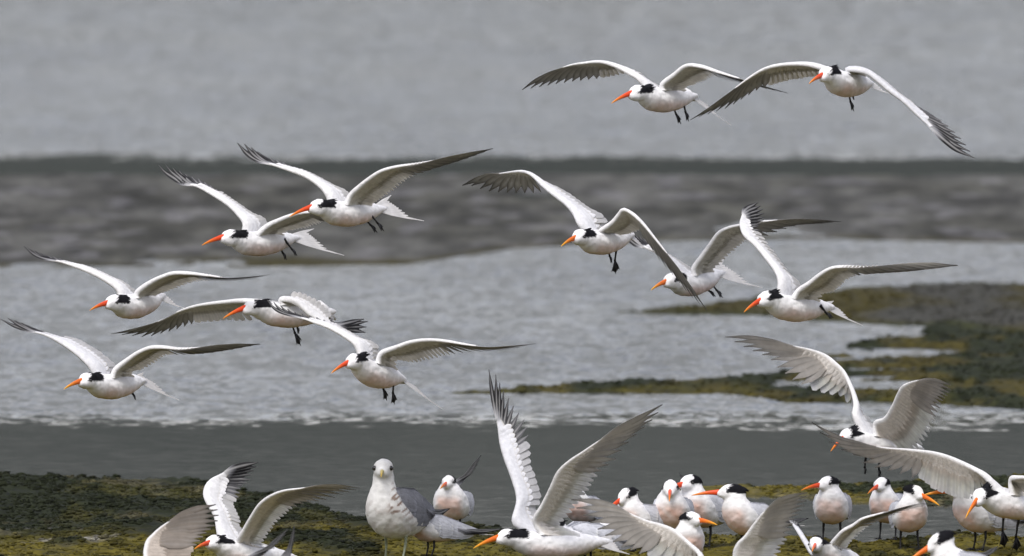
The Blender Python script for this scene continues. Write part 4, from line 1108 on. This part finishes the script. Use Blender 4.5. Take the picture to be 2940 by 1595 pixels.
# ---- birds standing on the bank
standing_gull('white and grey gull standing upright and facing the camera, largest bird on the mud', 'L', (590, 1440), 62, 86)
standing_tern('tern standing right of the gull, breast towards camera, one wing tip raised', 'L', (1370, 1100), 80, 76, k=0.90, fat=1.12, cap=1.2, seed=31, tips=(W(*zp('L', (1390, 470)), 40.92), W(*zp('L', (1745, 68)), 40.92)), pink=0.75)
standing_tern('tern tucked behind the gull, only its grey back, belly and tail showing', 'L', (1075, 1400), 28, 20, k=0.86, seed=32)
standing_tern('leftmost standing tern beside the raised wing, bill pointing down left', 'I', (890, 860), 46, 48, hth=-18, k=0.95, seed=33, bill=RED, tips=(W(*zp('I', (1080, 500)), 40.5), W(*zp('I', (1308, 378)), 40.5)))
standing_tern('tern facing the camera bill-on, partly behind a taller tern', 'I', (1215, 850), 84, 88, hth=-8, k=1.04, seed=34, bill=RED, tips=(W(*zp('I', (1370, 260)), 40.9), W(*zp('I', (1285, 60)), 40.9)))
standing_tern('tall standing tern with red bill pointing left over its neighbour', 'I', (1530, 815), 60, 50, k=1.06, seed=35, bill=RED)
standing_tern('standing tern with long red bill held level to the left and a full black cap', 'I', (2010, 880), 50, 3, k=1.02, seed=36, bill=RED, cap=1.25, hth=3)
standing_tern('tern in front of the others turning its orange bill to the right', 'I', (1340, 1160), 105, 130, k=0.98, seed=37, bill=ORANGE, hth=2)
standing_tern('tern standing behind the large raised wing, only its pinkish breast and grey side visible', 'I', (310, 1050), 25, 25, k=0.92, seed=38, lean=-0.55, hth=-35)
standing_tern('tern hidden behind the large raised wing, white tail end poking out to the right', 'I', (260, 640), 66, 84, k=0.85, seed=39)
standing_tern('tern standing alone in the shallow water, plump pink breast, bill pointing left', 'J', (655, 735), 84, 44, k=0.97, seed=40, bill=RED, pink=0.7)
standing_tern('tern at the back with speckled crown, bill towards camera, beside a near twin', 'J', (1215, 715), 72, 66, k=0.93, seed=41, bill=RED, hth=-4)
standing_tern('tern with bill pointing right and streaked grey crown, standing beside a twin', 'J', (1430, 800), 98, 132, k=0.96, seed=42, bill=ORANGE, hth=-10, cap=1.3)
standing_tern('tern at right with bill pointing left behind the edge bird, grey folded wing', 'J', (2130, 800), 38, 4, k=1.0, seed=43, bill=ORANGE)
standing_tern('nearest tern at lower right, only black-capped head with orange bill and white back showing', 'J', (1960, 1430), 28, 26, hth=-22, k=1.08, seed=44, bill=ORANGE, cap=1.15, tips=(W(*zp('J', (2090, 900)), 39.2), W(*zp('J', (2312, 793)), 39.2)))
standing_tern('tern below the lower left edge, only dark crossed wing tips and white rump showing', 'G', (930, 1230), 18, 15, k=0.95, seed=45, tips=(W(*zp('G', (830, 760)), 37.6), W(*zp('G', (1088, 553)), 37.6)), tips2=(W(*zp('G', (1060, 780)), 37.7), W(*zp('G', (1132, 526)), 37.7)))
